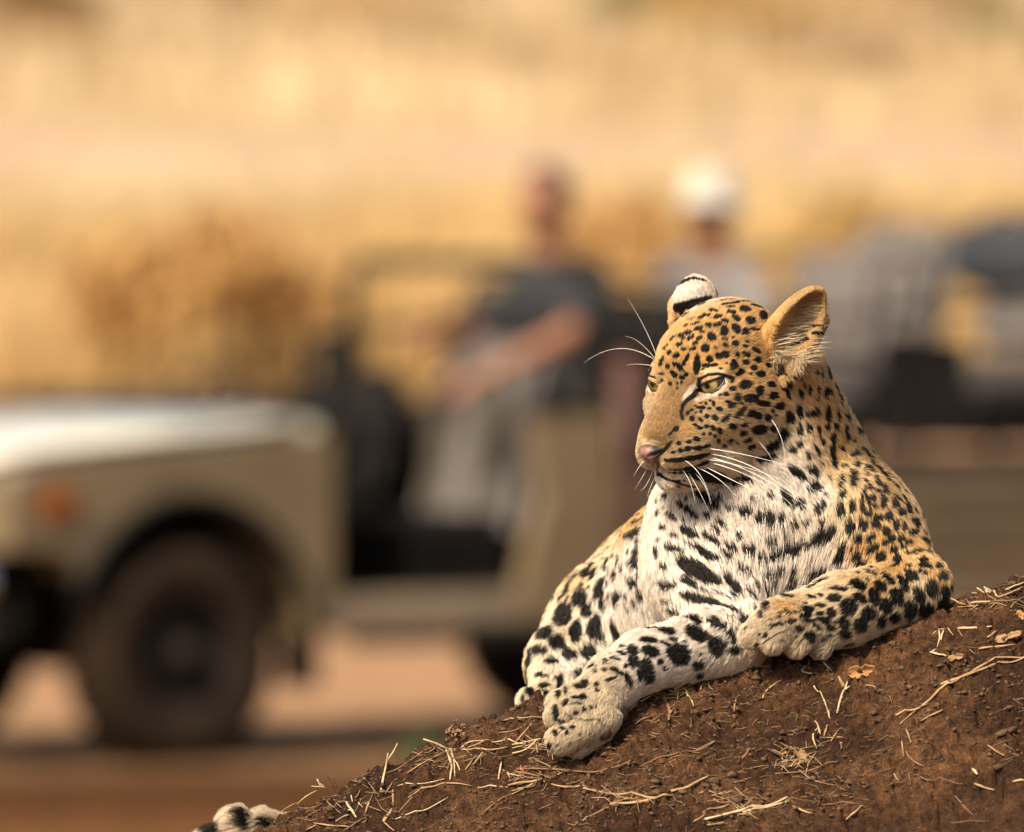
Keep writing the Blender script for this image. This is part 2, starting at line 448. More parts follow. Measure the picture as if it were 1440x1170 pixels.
SPOTS_T = [  # traced from the photograph: (origin x, origin y, scale), rows of (x, y, half-axis, half-axis, angle)
((900, 380, 7.8), """1300,350,65,28,10 1155,432,60,38,0 1350,495,75,45,-50 1000,468,50,22,5 1055,535,45,30,30 1205,555,50,40,10 1050,645,55,40,60 920,675,50,42,-70 1245,655,50,15,5 1150,680,35,35,0 785,735,48,38,10 715,855,42,42,0 650,755,35,18,-20 845,605,45,22,-20 925,565,40,20,5 750,612,30,28,-30 805,448,45,16,5 985,375,90,18,-8 945,335,100,11,-8 1080,355,90,12,-10 1180,315,90,10,-10 680,520,50,22,-30 750,505,28,14,-30 850,520,50,22,-20 990,410,50,14,0 620,595,60,12,-15 565,545,40,10,-20 640,650,55,20,-20 510,615,35,12,-30 530,690,40,25,-20 680,688,28,16,-10 455,720,30,25,-40 560,745,40,20,-30 370,745,45,14,-40 480,760,25,12,-30 435,820,40,20,-30 610,805,30,16,-10 575,865,32,20,-20 330,900,25,22,-30 285,850,40,10,-50 400,935,40,25,-20 480,870,30,16,0 520,960,45,18,-65 245,1000,55,22,-70 310,1055,30,22,-60 440,1060,60,22,45 390,1030,30,14,30 485,1020,30,18,-70 625,1030,95,36,95 765,975,36,32,20 825,848,22,12,20 935,825,36,22,30 865,945,38,32,40 930,930,42,34,40 1040,805,36,26,10 1015,740,16,16,0 905,760,20,14,0 945,762,16,12,0 1165,790,25,14,30 1145,835,30,16,20 1065,925,32,24,30 1150,920,45,24,30 1270,880,55,22,35 1280,985,36,38,0 1155,1015,34,28,30 1030,1030,34,45,0 1240,1078,34,30,0 735,1045,48,22,-5 815,1040,42,18,-10 690,1085,18,10,-10 885,1078,20,10,10 950,1022,20,8,0 1090,1120,45,30,-10 1310,1150,55,35,0 505,1145,25,20,60 370,1135,40,25,50 240,1135,40,12,0
590,372,250,50,-14 385,215,85,22,-55 500,112,75,22,-22 600,92,65,20,5 680,112,45,16,20 465,470,25,30,0 420,550,25,28,0"""),
((1060, 380, 7.8), """270,365,55,28,15 245,505,55,30,-70 740,925,22,25,0 780,860,35,25,0 755,690,20,40,0 870,1000,25,30,0 795,1080,45,70,0 865,1085,25,40,0 250,1140,45,30,40 590,920,20,20,0 345,1125,30,10,45"""),
((890, 500, 7.8), """1275,215,16,16,0 1225,325,62,40,-5 1095,365,34,28,0 1090,290,22,14,0 1150,470,35,30,0 1155,425,20,12,0 1285,470,70,42,5 1180,525,18,10,-10 1085,545,42,26,-20 1040,505,30,14,0 955,585,34,22,0 890,525,20,28,0 850,495,15,10,0 840,580,24,14,0 805,525,16,20,0 770,570,30,18,0 720,570,30,14,0 750,615,16,20,0 690,630,12,12,0 600,635,18,24,0 640,600,14,20,30 690,550,16,8,0 750,520,14,8,0 1025,425,30,22,0 960,430,20,15,0
740,705,30,18,40 810,668,28,26,20 900,672,38,28,10 1020,675,60,22,-40 1170,620,70,26,-40 1285,630,44,38,-20 1360,655,36,34,0 645,695,30,26,20 685,770,30,14,20 730,800,28,16,0 800,780,28,20,0 875,790,28,30,0 950,815,34,34,0 1085,760,34,34,0 1205,745,36,24,-10 1365,795,65,45,-10 1200,835,38,24,-15 1255,905,38,24,-20 1070,915,28,28,-30 920,930,20,28,0 830,858,18,20,0 880,880,14,18,0 765,862,18,16,0 690,915,36,24,10 605,948,28,20,-10 500,962,20,20,0 995,980,28,22,0 1140,935,16,14,0 1280,975,40,28,-30 1280,1075,26,20,0 1375,985,14,10,0 1025,850,12,10,0
440,1060,24,16,-10 515,1042,28,22,-10 600,1020,38,26,-5 700,1010,46,24,-5 790,990,50,18,-15 470,810,34,24,-35 410,860,30,12,-40
520,130,40,22,60 460,215,25,30,40 545,240,30,22,20 590,210,18,22,40 535,300,16,22,0 415,315,18,24,0 490,310,14,16,0 490,360,16,14,0 330,270,22,20,0 300,295,20,10,0 430,180,20,20,0"""),
((890, 620, 7.8), """490,207,110,22,-8 700,170,140,24,-13 355,297,20,8,0 405,294,22,12,0 455,297,18,14,0 560,288,110,22,-3 760,240,70,18,-20 405,343,14,10,0 460,342,18,12,0 515,342,22,16,0 585,342,30,12,0 450,430,20,14,0 500,430,18,12,0 560,430,16,10,0 490,480,20,12,30 300,365,30,18,20 820,375,190,62,5 1000,400,150,34,2 1200,410,120,20,10
280,500,20,30,0 365,615,34,30,0 290,660,14,18,0 820,650,150,50,42 950,650,50,35,0 605,760,135,30,38 440,835,65,26,38 820,815,25,35,30 910,970,50,28,35 635,1005,95,38,30 345,955,36,32,30 465,1040,40,22,10 305,1090,22,20,-40 850,1070,100,25,38 1240,770,75,45,10 1090,740,70,32,0 960,890,50,36,40 1330,625,25,22,0 1170,1040,40,35,0 1000,930,40,26,20 430,1160,60,22,10 690,1140,90,18,15 115,905,95,28,-12 50,1040,70,40,-20 40,800,35,18,-10 295,800,20,25,0 190,800,25,20,0 590,640,18,16,0 570,880,20,12,0 345,735,12,12,0 690,940,16,14,0"""),
((1040, 500, 7.8), """300,110,28,28,20 410,215,50,24,40 500,190,30,10,50 330,322,42,32,0 210,385,44,42,20 360,442,52,36,0 505,430,34,48,-10 460,350,26,36,30 550,305,24,28,30 245,525,75,30,8 420,555,54,38,-5 515,670,50,60,-20 345,605,16,20,30 375,650,20,12,0 290,675,30,36,10 205,795,70,48,-12 345,785,35,35,0 445,855,60,66,0 340,970,75,52,-5 290,1115,95,48,-15 560,1035,38,32,0 635,820,28,66,0 635,975,32,45,-10 640,410,24,45,-15 745,370,20,45,0 835,370,15,35,5 830,470,10,30,0 690,325,14,35,0 650,250,12,20,0 600,240,14,12,0 875,200,14,65,0 820,190,16,30,0 955,175,42,70,0 1015,150,25,30,0 925,405,36,58,0 980,400,20,35,-10 1040,390,30,70,-25 1085,470,20,30,0 630,610,36,70,-15 715,650,20,22,0 770,630,28,36,0 825,610,24,50,-15 940,645,32,92,0 1055,655,24,55,0 1160,675,28,55,-10 730,800,32,50,0 835,820,20,60,0 990,895,36,55,5 985,1050,40,80,0 1135,805,25,40,0 1150,900,32,45,0 1100,1022,34,18,25 1240,1095,55,40,0 1230,930,20,20,0 1200,640,30,20,30 1290,850,40,25,30 715,1095,22,50,0 810,1040,20,80,-25 1150,480,20,30,0 1360,1060,30,25,0 1100,310,20,30,0"""),
((1040, 620, 7.8), """1010,230,38,70,-15 610,350,110,42,45 780,325,60,42,35 885,262,16,14,0 960,405,22,25,0 795,490,50,55,0 800,530,90,26,-5 1095,470,34,75,15 1120,600,40,42,30 1240,430,42,90,5 1275,285,34,50,0 515,645,50,100,-25 640,685,55,50,0 335,610,34,36,0 860,735,70,50,-30 1105,775,52,75,0 1235,740,34,58,0 1345,745,25,45,0 1215,950,50,75,0 1350,920,45,60,-20 1305,1080,38,50,0 710,890,55,24,-25 580,925,36,38,0 480,1015,28,20,-30 240,835,55,55,0 340,850,45,70,-10 450,850,36,65,0 70,790,65,45,0 330,1085,60,32,0 380,1070,22,34,0 130,1150,50,40,0 900,1040,130,72,-20 1010,985,50,50,0 650,1130,180,42,-5 150,620,25,25,0 880,910,40,30,0 930,600,40,12,0 1390,800,20,40,0 1330,100,20,20,0 1380,330,20,60,0 1360,560,20,40,0 1390,640,20,40,0"""),
((1160, 560, 6.686), """380,540,45,35,60 430,580,30,20,40 500,540,40,25,60 560,600,40,20,70 420,690,40,25,70 500,700,50,25,60 560,760,50,25,60 600,700,30,20,50 480,780,40,22,60 380,700,14,50,0 375,790,16,30,0 415,850,30,25,20 510,830,50,20,20 555,885,28,34,0 485,895,26,22,20 445,950,28,26,0 540,985,30,60,0 455,1025,45,22,5 400,970,18,35,0 350,960,16,45,0 350,1045,22,40,0 405,1090,36,34,0 595,1110,38,45,-10 500,1135,50,30,-15 640,1010,28,44,-10 665,955,40,22,40 690,1090,28,30,20 730,1085,16,45,-15 765,1045,36,50,-20 700,820,40,25,50 740,900,35,20,40 640,720,40,20,50 320,345,30,18,60 280,310,25,30,0 380,430,40,15,50 330,490,20,20,0 820,1150,50,25,-10 560,690,30,20,50"""),
((1160, 710, 6.686), """360,185,40,50,-25 315,325,38,42,0 430,310,52,30,-45 445,410,62,32,-25 475,190,40,34,30 660,205,28,52,0 730,215,24,36,0 840,170,52,40,-10 825,265,52,32,0 570,255,36,38,0 625,330,36,34,0 570,355,34,30,0 710,330,32,34,0 780,360,40,28,10 735,395,35,20,0 650,425,40,36,0 925,345,62,32,20 870,445,50,28,0 775,465,32,20,20 995,465,60,28,35 1045,420,30,20,40 530,500,52,58,0 680,520,42,36,-40 660,585,50,14,-20 300,480,40,36,-20 250,420,22,18,0 345,555,45,36,-10 410,575,22,14,0 920,525,45,26,10 940,580,60,22,15 785,580,40,12,0 1060,585,34,30,20 1095,675,46,36,0 1110,500,20,25,0 1165,640,14,25,0 920,640,45,18,20 815,665,65,36,35 780,700,35,20,40 600,705,62,28,35 735,740,85,32,60 710,800,20,20,0 430,655,58,24,15 525,770,58,38,30 315,765,72,42,15 395,722,26,14,20 150,800,75,18,0 95,880,65,34,-5 65,1015,45,46,0 230,965,78,68,10 330,880,62,34,30 465,870,52,75,-15 680,870,60,80,-30 570,955,58,62,0 410,1025,62,58,0 525,1090,45,50,0 655,1055,52,42,-20 885,850,45,78,-20 1000,785,55,70,-10 1115,820,48,58,0 1105,930,55,60,0 795,980,62,78,0 950,990,70,65,-20 185,1110,50,62,-10 335,1130,60,60,20 20,1090,35,35,0 60,1150,50,30,0 165,430,35,60,20 140,500,40,50,20 180,630,45,26,-30 120,670,40,20,-20"""),
((720, 690, 6.686), """1165,215,40,16,-15 1075,330,40,20,-35 975,400,20,50,25 1050,410,22,42,25 1165,430,80,45,-25 865,490,20,35,30 905,540,48,34,-10 750,585,35,14,-30 995,585,20,30,10 800,650,48,40,-10 645,700,52,42,-40 925,700,32,75,12 1050,660,24,40,20 715,800,45,58,10 785,815,35,50,20 1015,800,40,45,40 500,880,36,85,30 555,915,38,88,25 860,935,50,95,30 655,1025,68,75,20 880,1080,42,50,20 1035,1000,45,82,0 1210,600,50,50,0 1215,690,75,45,10 1200,860,60,40,20 1270,960,50,45,20 365,1090,30,80,35 715,1140,50,60,20"""),
((720, 840, 6.686), """490,190,85,112,25 285,300,72,78,0 435,440,65,60,0 600,345,55,85,10 780,300,60,110,15 850,390,30,40,20 985,310,45,100,-15 535,550,58,45,0 705,525,68,62,0 265,510,70,45,5 195,525,35,28,0 375,612,62,30,0 190,600,50,50,20 285,745,55,22,15 300,840,52,22,-15 100,800,45,52,0 145,710,25,45,0 175,900,35,50,-30 435,910,20,35,20 440,800,22,65,15 415,770,20,25,0 590,710,50,22,-10 580,790,20,60,30 505,880,14,40,10 310,950,30,60,10 270,990,20,40,0 115,960,15,40,0"""),
((740, 900, 6.686), """795,100,70,28,-25 905,135,45,18,12 910,65,22,16,0 1005,105,50,45,30 1170,110,80,42,15 630,250,34,22,-35 655,300,20,22,0 750,200,22,12,0 755,232,25,8,0 840,188,45,12,5 740,285,22,16,0 830,285,40,20,20 935,250,20,22,30 990,215,25,60,-15 1040,205,25,50,-20 890,320,30,18,20 955,375,30,60,-15 1060,330,20,50,-15 1140,300,55,110,-10 560,398,36,14,0 520,440,62,25,-8 665,428,22,20,0 665,480,22,14,40 500,550,60,16,0 540,535,30,20,0 490,600,35,14,5 370,600,40,18,-35 275,680,26,50,0 545,655,24,16,20 465,690,25,20,0 610,640,14,25,-25 655,635,10,16,0 310,760,45,14,5 375,775,24,12,0 345,835,28,16,10 435,825,28,18,-10 275,880,24,28,0 380,885,16,14,0 175,880,18,20,0 225,990,20,30,20 800,370,60,14,-20 1255,205,25,25,0 1300,270,20,14,0"""),
((900, 830, 6.686), """255,295,90,20,5 105,380,72,26,-3 265,398,72,30,8 85,478,78,24,3 310,475,40,16,8 425,490,24,14,0 495,280,75,32,15 560,330,40,14,0 725,320,90,36,22 540,415,110,55,20 725,525,75,85,0 370,605,105,85,25 240,510,50,16,20 850,265,30,16,10 975,290,55,40,20 860,190,90,16,20 575,85,160,40,17 280,90,50,18,10 335,185,65,20,8 855,410,42,30,15 885,470,28,30,20 895,560,50,35,0 555,600,35,12,25 545,700,50,40,0 560,785,36,30,0 190,675,28,25,0 235,740,20,14,0 920,365,30,10,15"""),
((880, 740, 6.686), """600,65,75,35,25 470,90,40,20,10 310,240,20,45,0 375,380,38,28,20 465,210,78,28,15 800,115,85,26,30 735,235,170,22,28 755,280,70,26,35 685,420,215,70,32 600,515,80,28,22 410,545,85,34,8 995,545,130,38,55 955,275,65,25,40 1080,380,55,20,55 1145,390,40,14,60 950,165,35,22,30 1000,200,50,35,40 1160,210,60,50,10 1270,270,45,36,0 1205,550,20,42,-30 1300,575,20,45,-10 1380,520,25,30,0 1160,650,22,60,-30 1275,460,35,28,30 1360,430,60,22,10 740,600,100,10,25 920,660,110,8,30 1320,750,25,35,0 1195,810,20,50,-20 1275,830,20,30,0 1000,650,50,12,40"""),
((1000, 690, 6.686), """365,540,55,50,0 475,610,45,30,0 590,590,50,45,0 720,545,110,50,-10 990,765,90,40,-5 1235,540,35,50,20 1200,640,40,50,30 1230,770,50,40,-35 1160,810,30,20,-30 1055,880,60,26,-20 880,870,40,30,0 735,885,55,30,5 760,810,36,30,0 575,770,60,26,15 470,795,36,25,20 500,910,24,45,-10 580,855,24,26,0 590,1020,38,40,0 720,1010,50,30,0 405,885,28,38,-30 515,1090,30,40,0 640,725,40,20,10 760,740,20,30,0 950,930,45,30,-20"""),
((1030, 780, 6.686), """840,390,35,14,10 830,480,55,18,0 755,410,40,14,15 700,525,55,30,10 685,580,52,20,0 705,622,70,16,5 825,555,32,22,0 860,615,62,30,15 600,545,26,16,10 525,545,34,18,25 460,555,30,12,0 565,615,34,16,10 530,645,34,16,10 460,660,45,16,15 390,670,30,16,25 320,760,24,28,0 230,840,18,14,0 800,680,45,22,40 620,690,42,24,20 730,770,45,50,-20 690,465,20,10,0 440,590,40,8,0 370,615,25,8,0 1065,740,60,36,5 1085,820,55,25,-10 860,795,30,16,0 940,890,25,25,0 970,630,18,16,0 930,755,30,14,0"""),
((240, 1040, 6.857), "660,780,70,70,60 900,840,80,50,10 400,880,90,80,-50"),
]
# lines of dark (or pale) fur: points (x, y, radius) in photo pixels
LINES_DARK = [
 [(984, 533, 2.6), (996, 527, 2.4), (1010, 525.5, 2.4), (1022, 529, 3.0), (1030, 532, 3.6)],     # upper lid
 [(984, 534, 4.0), (983, 546, 5.0), (976, 556, 4.0), (966, 563, 3.4), (960, 571, 3.0), (958, 581, 2.6), (960, 590, 2.4)],  # inner corner and tear line
 [(989, 551, 1.7), (1001, 553, 1.5), (1012, 547, 1.3), (1020, 538, 1.3)],                        # lower lid
 [(908, 527, 1.6), (916, 529, 1.8), (922, 531, 1.6)],
 [(913, 540, 1.2), (916, 550, 1.2), (921, 556, 1.2)],
 [(943, 622, 2.4), (937, 630, 3.2), (929, 638, 3.0)],                                            # nostril wing
 [(925, 650, 1.8), (925, 660, 1.8), (928, 667, 2.0), (936, 672, 1.8), (948, 676, 1.6), (960, 680, 1.8), (975, 682, 2.2)],   # philtrum and mouth line
]
LINES_PALE = [
 [(979, 540, 3.2), (972, 548, 3.6), (965, 556, 3.2), (961, 562, 2.2)],
 [(980, 562, 3.0), (992, 558, 3.2), (1005, 555, 2.6), (1016, 548, 2.4), (1023, 538, 2.2)],
 [(988, 522, 2.2), (1003, 520, 2.6), (1018, 522, 2.4)],
 [(911, 540, 1.6), (914, 553, 1.6)],
 [(903, 619, 2.4), (915, 621, 2.6), (928, 622, 2.2)],
]
def unproject_axes(n, ex, ey):
    """image-plane vector -> tangent vector of the surface with that projection (stretch limited)"""
    nd = n[2] if abs(n[2]) > 0.35 else 0.35 * (-1 if n[2] <= 0 else 1)
    wv = -(n[0] * ex + n[1] * ey) / nd
    lim = 1.1 * math.hypot(ex, ey)
    return np.array([ex, ey, max(-lim, min(lim, wv))])
SP = []      # c(3), reciprocal axes r1(3), r2(3), n(3), reach, seed
def add_spot(px, py, a, b, ang, grow=1.0, ear=False):
    h = hit(px, py)
    if h is None: return
    p, n = h
    qe = to_head(p[None])[0]; ea, eb = np.array([-11.8, 9.3, 3.8]), np.array([-14.4, 12.6, 7.9]); te = np.clip((qe - ea) @ (eb - ea) / ((eb - ea) @ (eb - ea)), 0, 1)
    if np.linalg.norm(qe - ea - te * (eb - ea)) < 3.9 and not ear: return         # the near ear carries no spots
    q = 1 + p[2] / (K * DL)
    ca, sa = math.cos(math.radians(ang)), math.sin(math.radians(ang))
    t1 = unproject_axes(n, ca * a * q * grow, sa * a * q * grow); t2 = unproject_axes(n, -sa * b * q * grow, ca * b * q * grow)
    B = np.stack([t1, t2, n * 14.0], 1)
    SP.append((p, np.linalg.inv(B), max(np.linalg.norm(t1), np.linalg.norm(t2)) + 4))
for (ox, oy, sc), rows in SPOTS_T:
    for r in rows.split():
        x, y, a, b, g = map(float, r.split(','))
        add_spot(ox + x / sc, oy + y / sc, a / sc, b / sc, g, 1.20 if sc > 7 and oy < 610 else 1.16 if (ox, oy) in ((1000, 690), (880, 740)) else 1.18)
for x_, y_ in ((800, 1045), (815, 1034), (829, 1032), (784, 1049), (812, 1053), (1100, 900), (1086, 884), (1120, 896), (1068, 892), (1050, 885), (1141, 902), (826, 1050), (798, 1029)): add_spot(x_, y_, rng.uniform(1.8, 3.0), rng.uniform(1.4, 2.0), rng.uniform(-60, 60))
add_spot(1121, 480, 21, 7, -6, 1, True); add_spot(1138, 459, 22, 2, -4, 1, True); add_spot(1148, 468, 8, 2.5, -4, 1, True)
def add_line(L, store, al=1.0):
    for (x0, y0, r0), (x1, y1, r1) in zip(L[:-1], L[1:]):
        m = max(1, int(math.hypot(x1 - x0, y1 - y0) / 1.5))
        for i in range(m + 1):
            t = i / m; h = hit(x0 + (x1 - x0) * t, y0 + (y1 - y0) * t)
            if h is not None: store.append((h[0], r0 + (r1 - r0) * t, al))
DK, PL = [], []
for L in LINES_DARK: add_line(L, DK)
for L in ([(794, 1003, 1.2), (804, 1011, 1.5), (824, 1014, 1.5), (842, 1013, 1.6), (849, 1021, 1.6)], [(1068, 914, 1.2), (1073, 908, 1.6), (1082, 900, 1.6), (1097, 890, 1.5), (1112, 884, 1.0)], [(1118, 914, 1.3), (1126, 902, 1.6), (1138, 891, 1.3)], [(780, 988, .8), (800, 992, 1.1), (822, 990, .8)]): add_line(L, DK, 0.8)  # shade in the toe creases, darkened in the fur colour
for L, al in zip(LINES_PALE, (0.8, 0.8, 0.35, 0.6, 0.3)): add_line(L, PL, al)
# markings on the side the photograph does not show
vis_n = LN[:, 2] < -0.10
cand = rng.permutation(np.where(~vis_n & (LV[:, 0] > 640))[0])
kept = np.array([s[0] for s in SP])
for i in cand[:9000]:
    p = LV[i]
    qe = to_head(p[None])[0]
    if qe[0] > 1 or (qe[0] < -8.5 and qe[2] > 0.5 and abs(qe[1]) > 5.6): continue
    if np.min(((kept - p) ** 2).sum(1)) < 27 ** 2: continue
    kept = np.vstack([kept, p]); n = LN[i]
    t1 = np.cross(n, (0.3, 1, 0.2)); t1 /= np.linalg.norm(t1); t2 = np.cross(n, t1)
    if p[2] > 250:                       # rosettes along the back
        k = rng.integers(3, 5); a0 = rng.uniform(0, 6.28)
        for j in range(k):
            a = a0 + j * 6.28 / k; c = p + 9 * (math.cos(a) * t1 + math.sin(a) * t2)
            SP.append((c, np.linalg.inv(np.stack([t1 * 5.5, t2 * 5.5, n * 14], 1)), 9))
    else:
        r = rng.uniform(6, 9.5); SP.append((p, np.linalg.inv(np.stack([t1 * r, t2 * r * 0.8, n * 14], 1)), r + 4))
# small marks wherever the traced ones leave the gold coat of neck, shoulder and flank bare
cand = rng.permutation(np.where(vis_n & (LV[:, 0] > 730) & (LV[:, 1] > 430) & (LV[:, 1] < 870))[0])[:14000]
for i in cand:
    p = LV[i]; q = to_head(p[None])[0]
    if q[0] > -7.5 and q[2] > -11.5: continue
    if q[2] > 0.5 and abs(q[1]) > 5.6 and q[0] < -7: continue
    if not (p[0] > 1150 + max(0, 640 - p[1]) * 0 or p[2] > 300): continue
    if 1150 < p[0] < 1195 and p[1] > 680: continue
    if np.min(((kept - p) ** 2).sum(1)) < 17.5 ** 2: continue
    kept = np.vstack([kept, p]); n = LN[i]; t1 = np.cross(n, (0.3, 0.2, 1)); t1 /= np.linalg.norm(t1); t2 = np.cross(n, t1)
    r = rng.uniform(3.6, 6.2); SP.append((p, np.linalg.inv(np.stack([t1 * r, t2 * r * rng.uniform(1.0, 1.5), n * 14], 1)), r * 1.5 + 4))
# ---- guide tables (photo pixel -> value), spread over the surface by inverse distance
GO = (0.71, 0.415, 0.165); GD = (0.33, 0.19, 0.082); GR = (0.47, 0.285, 0.13); WH = (0.93, 0.825, 0.74); CR = (0.80, 0.58, 0.33); CW = (0.84, 0.70, 0.52); PW = (0.66, 0.53, 0.385); FL = (0.84, 0.66, 0.44); GY = (0.74, 0.655, 0.59)
COLG = {GO: "940,450 938,468 946,482 936,432 1000,450 1050,440 960,470 1080,470 1020,500 1060,545 1100,560 1130,545 1150,600 1180,620 1160,560 1175,640 965,600 1040,520 985,500 940,500 1220,720 1240,760 1260,800 1290,770 1320,815 1210,770 880,735 1110,855 1235,830 1100,455 1105,500 960,440",
 GR: "1140,425 1155,440 1120,520 1150,495 1060,560 1245,690 1225,655 1040,565",
 GD: "955,562 946,552 960,582 915,612 930,618 922,598 940,600 942,575 932,592 924,606 935,608 950,590",
 CR: "1000,595 1030,605 1055,610 1100,600 1000,632 975,630 955,655 1170,665 1190,690 1200,660 1195,725 1215,815 850,770 815,820 740,965 1150,640 905,622 975,652",
 CW: "1060,652 1090,640 1115,635 1035,650 950,669 962,672 1000,640 1020,655 1085,625 1040,640 780,880 755,930 1185,745 830,790 760,985 945,665 1060,640 800,905 880,700",
 WH: "1035,668 1020,672 1090,655 1050,665 1075,672 1110,655 1120,672 935,682 950,687 965,691 930,674 942,698 975,695 940,690 928,712 1100,690 1130,680 1150,695 930,760 960,800 1000,780 1050,810 1100,790 1150,765 1170,800 1000,850 950,830 920,860 1060,850 1120,830 860,815 895,790 880,860 840,880 800,935 830,935 950,900 900,920 1000,900 1000,950 880,935 1030,905 960,735 970,425 960,412 985,415 330,1135 360,1135 1080,760",
 FL: "1250,850 1200,850 1300,845 1160,850 1290,825 1130,860",
 GY: "1000,705 1060,705 1030,715 985,700 1085,725 1095,670 1000,690",
 PW: "1065,880 1100,890 1140,910 1170,905 850,965 820,1000 800,1030 790,1050 840,1040 780,1010 860,940"}
g_p, g_c = [], []
for c, rows in COLG.items():
    for r in rows.split():
        h = hit(*map(float, r.split(',')))
        if h is not None: g_p.append(h[0]); g_c.append(c)
for p in ((1085, 650, 320), (1000, 720, 480), (960, 740, 660), (1150, 640, 260), (1340, 780, 220), (900, 800, 640), (1180, 560, 200), (1000, 470, 90), (940, 520, 80)):
    g_p.append(np.array(p, float)); g_c.append(GO)
g_p = np.array(g_p); g_c = np.array(g_c)
DIRG = """920,600,.2,-1,.3 945,560,.2,-1,.5 990,490,.4,-1,.8 1050,440,.6,-.5,1 960,450,.2,-1,.8 1000,580,1,.1,.3 1040,600,1,.2,.3 1080,600,1,.5,.4 970,650,1,.25,-.1 945,640,.8,-.2,0 1080,650,.8,.8,.2 1060,540,1,-.2,.5 1110,560,.7,.7,.4 1130,600,.3,1,.3 1160,560,.3,1,.5 1180,620,.3,1,.5 1000,700,.35,1,-.1 940,700,-.1,1,.1 1060,710,.2,1,-.1 1120,700,.3,1,0 950,750,.4,1,0 960,800,.8,.8,0 1000,850,.9,.6,0 1050,800,.1,1,-.2 1120,780,-.2,1,-.2 1170,760,-.4,1,-.2 1150,820,-.3,1,-.2 1060,860,0,1,-.2 1230,720,.1,1,-.1 1280,780,.3,1,-.3 1310,830,0,1,-.2 1230,800,-.5,.9,-.2 1250,850,-.8,.6,-.2 1180,860,-1,.35,-.2 1080,880,-.8,.6,-.2 1140,905,-.8,.6,-.1 1000,900,-.7,.5,0 950,910,-1,.4,-.2 880,945,-.8,.7,-.2 820,1010,-.6,.8,-.2 870,760,-.3,1,0 860,800,-.2,1,0 790,870,-.3,1,0 885,860,.3,1,-.2 830,930,.3,.9,-.3 760,980,-.3,.9,-.3 905,740,.2,1,-.2 1150,430,.3,-1,.3 970,415,.1,-1,.3 330,1140,-1,.2,-.2 905,545,0,-.4,1 1215,660,.3,1,.6 1270,720,.3,1,.2"""
d_p, d_v = [], []
for r in DIRG.split():
    v = list(map(float, r.split(','))); h = hit(v[0], v[1])
    if h is not None: d_p.append(h[0]); d_v.append(np.array(v[2:]) / np.linalg.norm(v[2:]))
for p, v in (((1150, 640, 260), (.1, .5, 1)), ((1000, 720, 480), (-.3, .5, 1)), ((1340, 780, 220), (.1, .6, .8)), ((600, 1100, 720), (-1, .4, -.3)), ((960, 740, 660), (-.2, .6, 1))):
    d_p.append(np.array(p, float)); d_v.append(np.array(v, float) / np.linalg.norm(v))
d_p = np.array(d_p); d_v = np.array(d_v)
LENG = "925,600,3.5 908,618,2.5 945,570,4.5 1000,470,7 1050,540,8 1030,600,9 960,650,5 980,655,6 1080,650,15 1130,640,16 1170,600,13 940,695,10 1010,710,20 1080,720,24 960,780,14 1000,850,16 1070,800,25 1140,780,26 1180,740,20 1240,740,10 1300,820,10 1220,640,13 1270,710,12 1250,850,9 1150,860,7 1070,885,7 960,910,9 900,930,8 820,1000,7 800,1040,7 800,850,12 870,800,18 890,860,26 760,980,9 330,1140,22 300,1150,22 370,1145,20 1150,410,2.5 1110,440,3 1130,420,2.5 1160,450,2.5 1120,430,2.5 970,410,4 1003,522,3 1003,560,4 970,560,3 1130,520,11 910,545,3 1060,470,7"
l_p, l_v = [], []
for r in LENG.split():
    v = list(map(float, r.split(','))); h = hit(v[0], v[1])
    if h is not None: l_p.append(h[0]); l_v.append(v[2])
for p, v in (((1150, 640, 260), 13), ((1000, 720, 480), 13), ((960, 800, 700), 14), ((600, 1100, 720), 14)): l_p.append(np.array(p, float)); l_v.append(v)
l_p = np.array(l_p); l_v = np.array(l_v)
def idw(P, gp, gv, power=3.0, eps=60.0):
    gv = np.asarray(gv, float); one = gv.ndim == 1
    if one: gv = gv[:, None]
    out = np.zeros((len(P), gv.shape[1]), np.float32)
    gp = gp.astype(np.float32); g2 = (gp * gp).sum(1)
    for i in range(0, len(P), 60000):
        q = P[i:i + 60000].astype(np.float32)
        d2 = np.maximum((q * q).sum(1)[:, None] + g2 - 2 * q @ gp.T, 0) + eps
        wgt = d2 ** (-power / 2); wgt /= wgt.sum(1, keepdims=True)
        out[i:i + 60000] = wgt @ gv.astype(np.float32)
    return out[:, 0] if one else out
def binned(P, cell=16.0):
    key = np.floor(P / cell).astype(np.int64) + 200
    code = (key[:, 0] * 4096 + key[:, 1]) * 4096 + key[:, 2]
    order = np.argsort(code, kind='stable'); return order, code[order], cell
def near_idx(B, c, R):
    order, code, cell = B
    lo = np.floor((c - R) / cell).astype(int) + 200; hi = np.floor((c + R) / cell).astype(int) + 200
    out = []
    for a in range(lo[0], hi[0] + 1):
        for b in range(lo[1], hi[1] + 1):
            k0 = (a * 4096 + b) * 4096 + lo[2]; k1 = (a * 4096 + b) * 4096 + hi[2]
            i0, i1 = np.searchsorted(code, [k0, k1 + 1])
            if i1 > i0: out.append(order[i0:i1])
    return np.concatenate(out) if out else np.zeros(0, int)
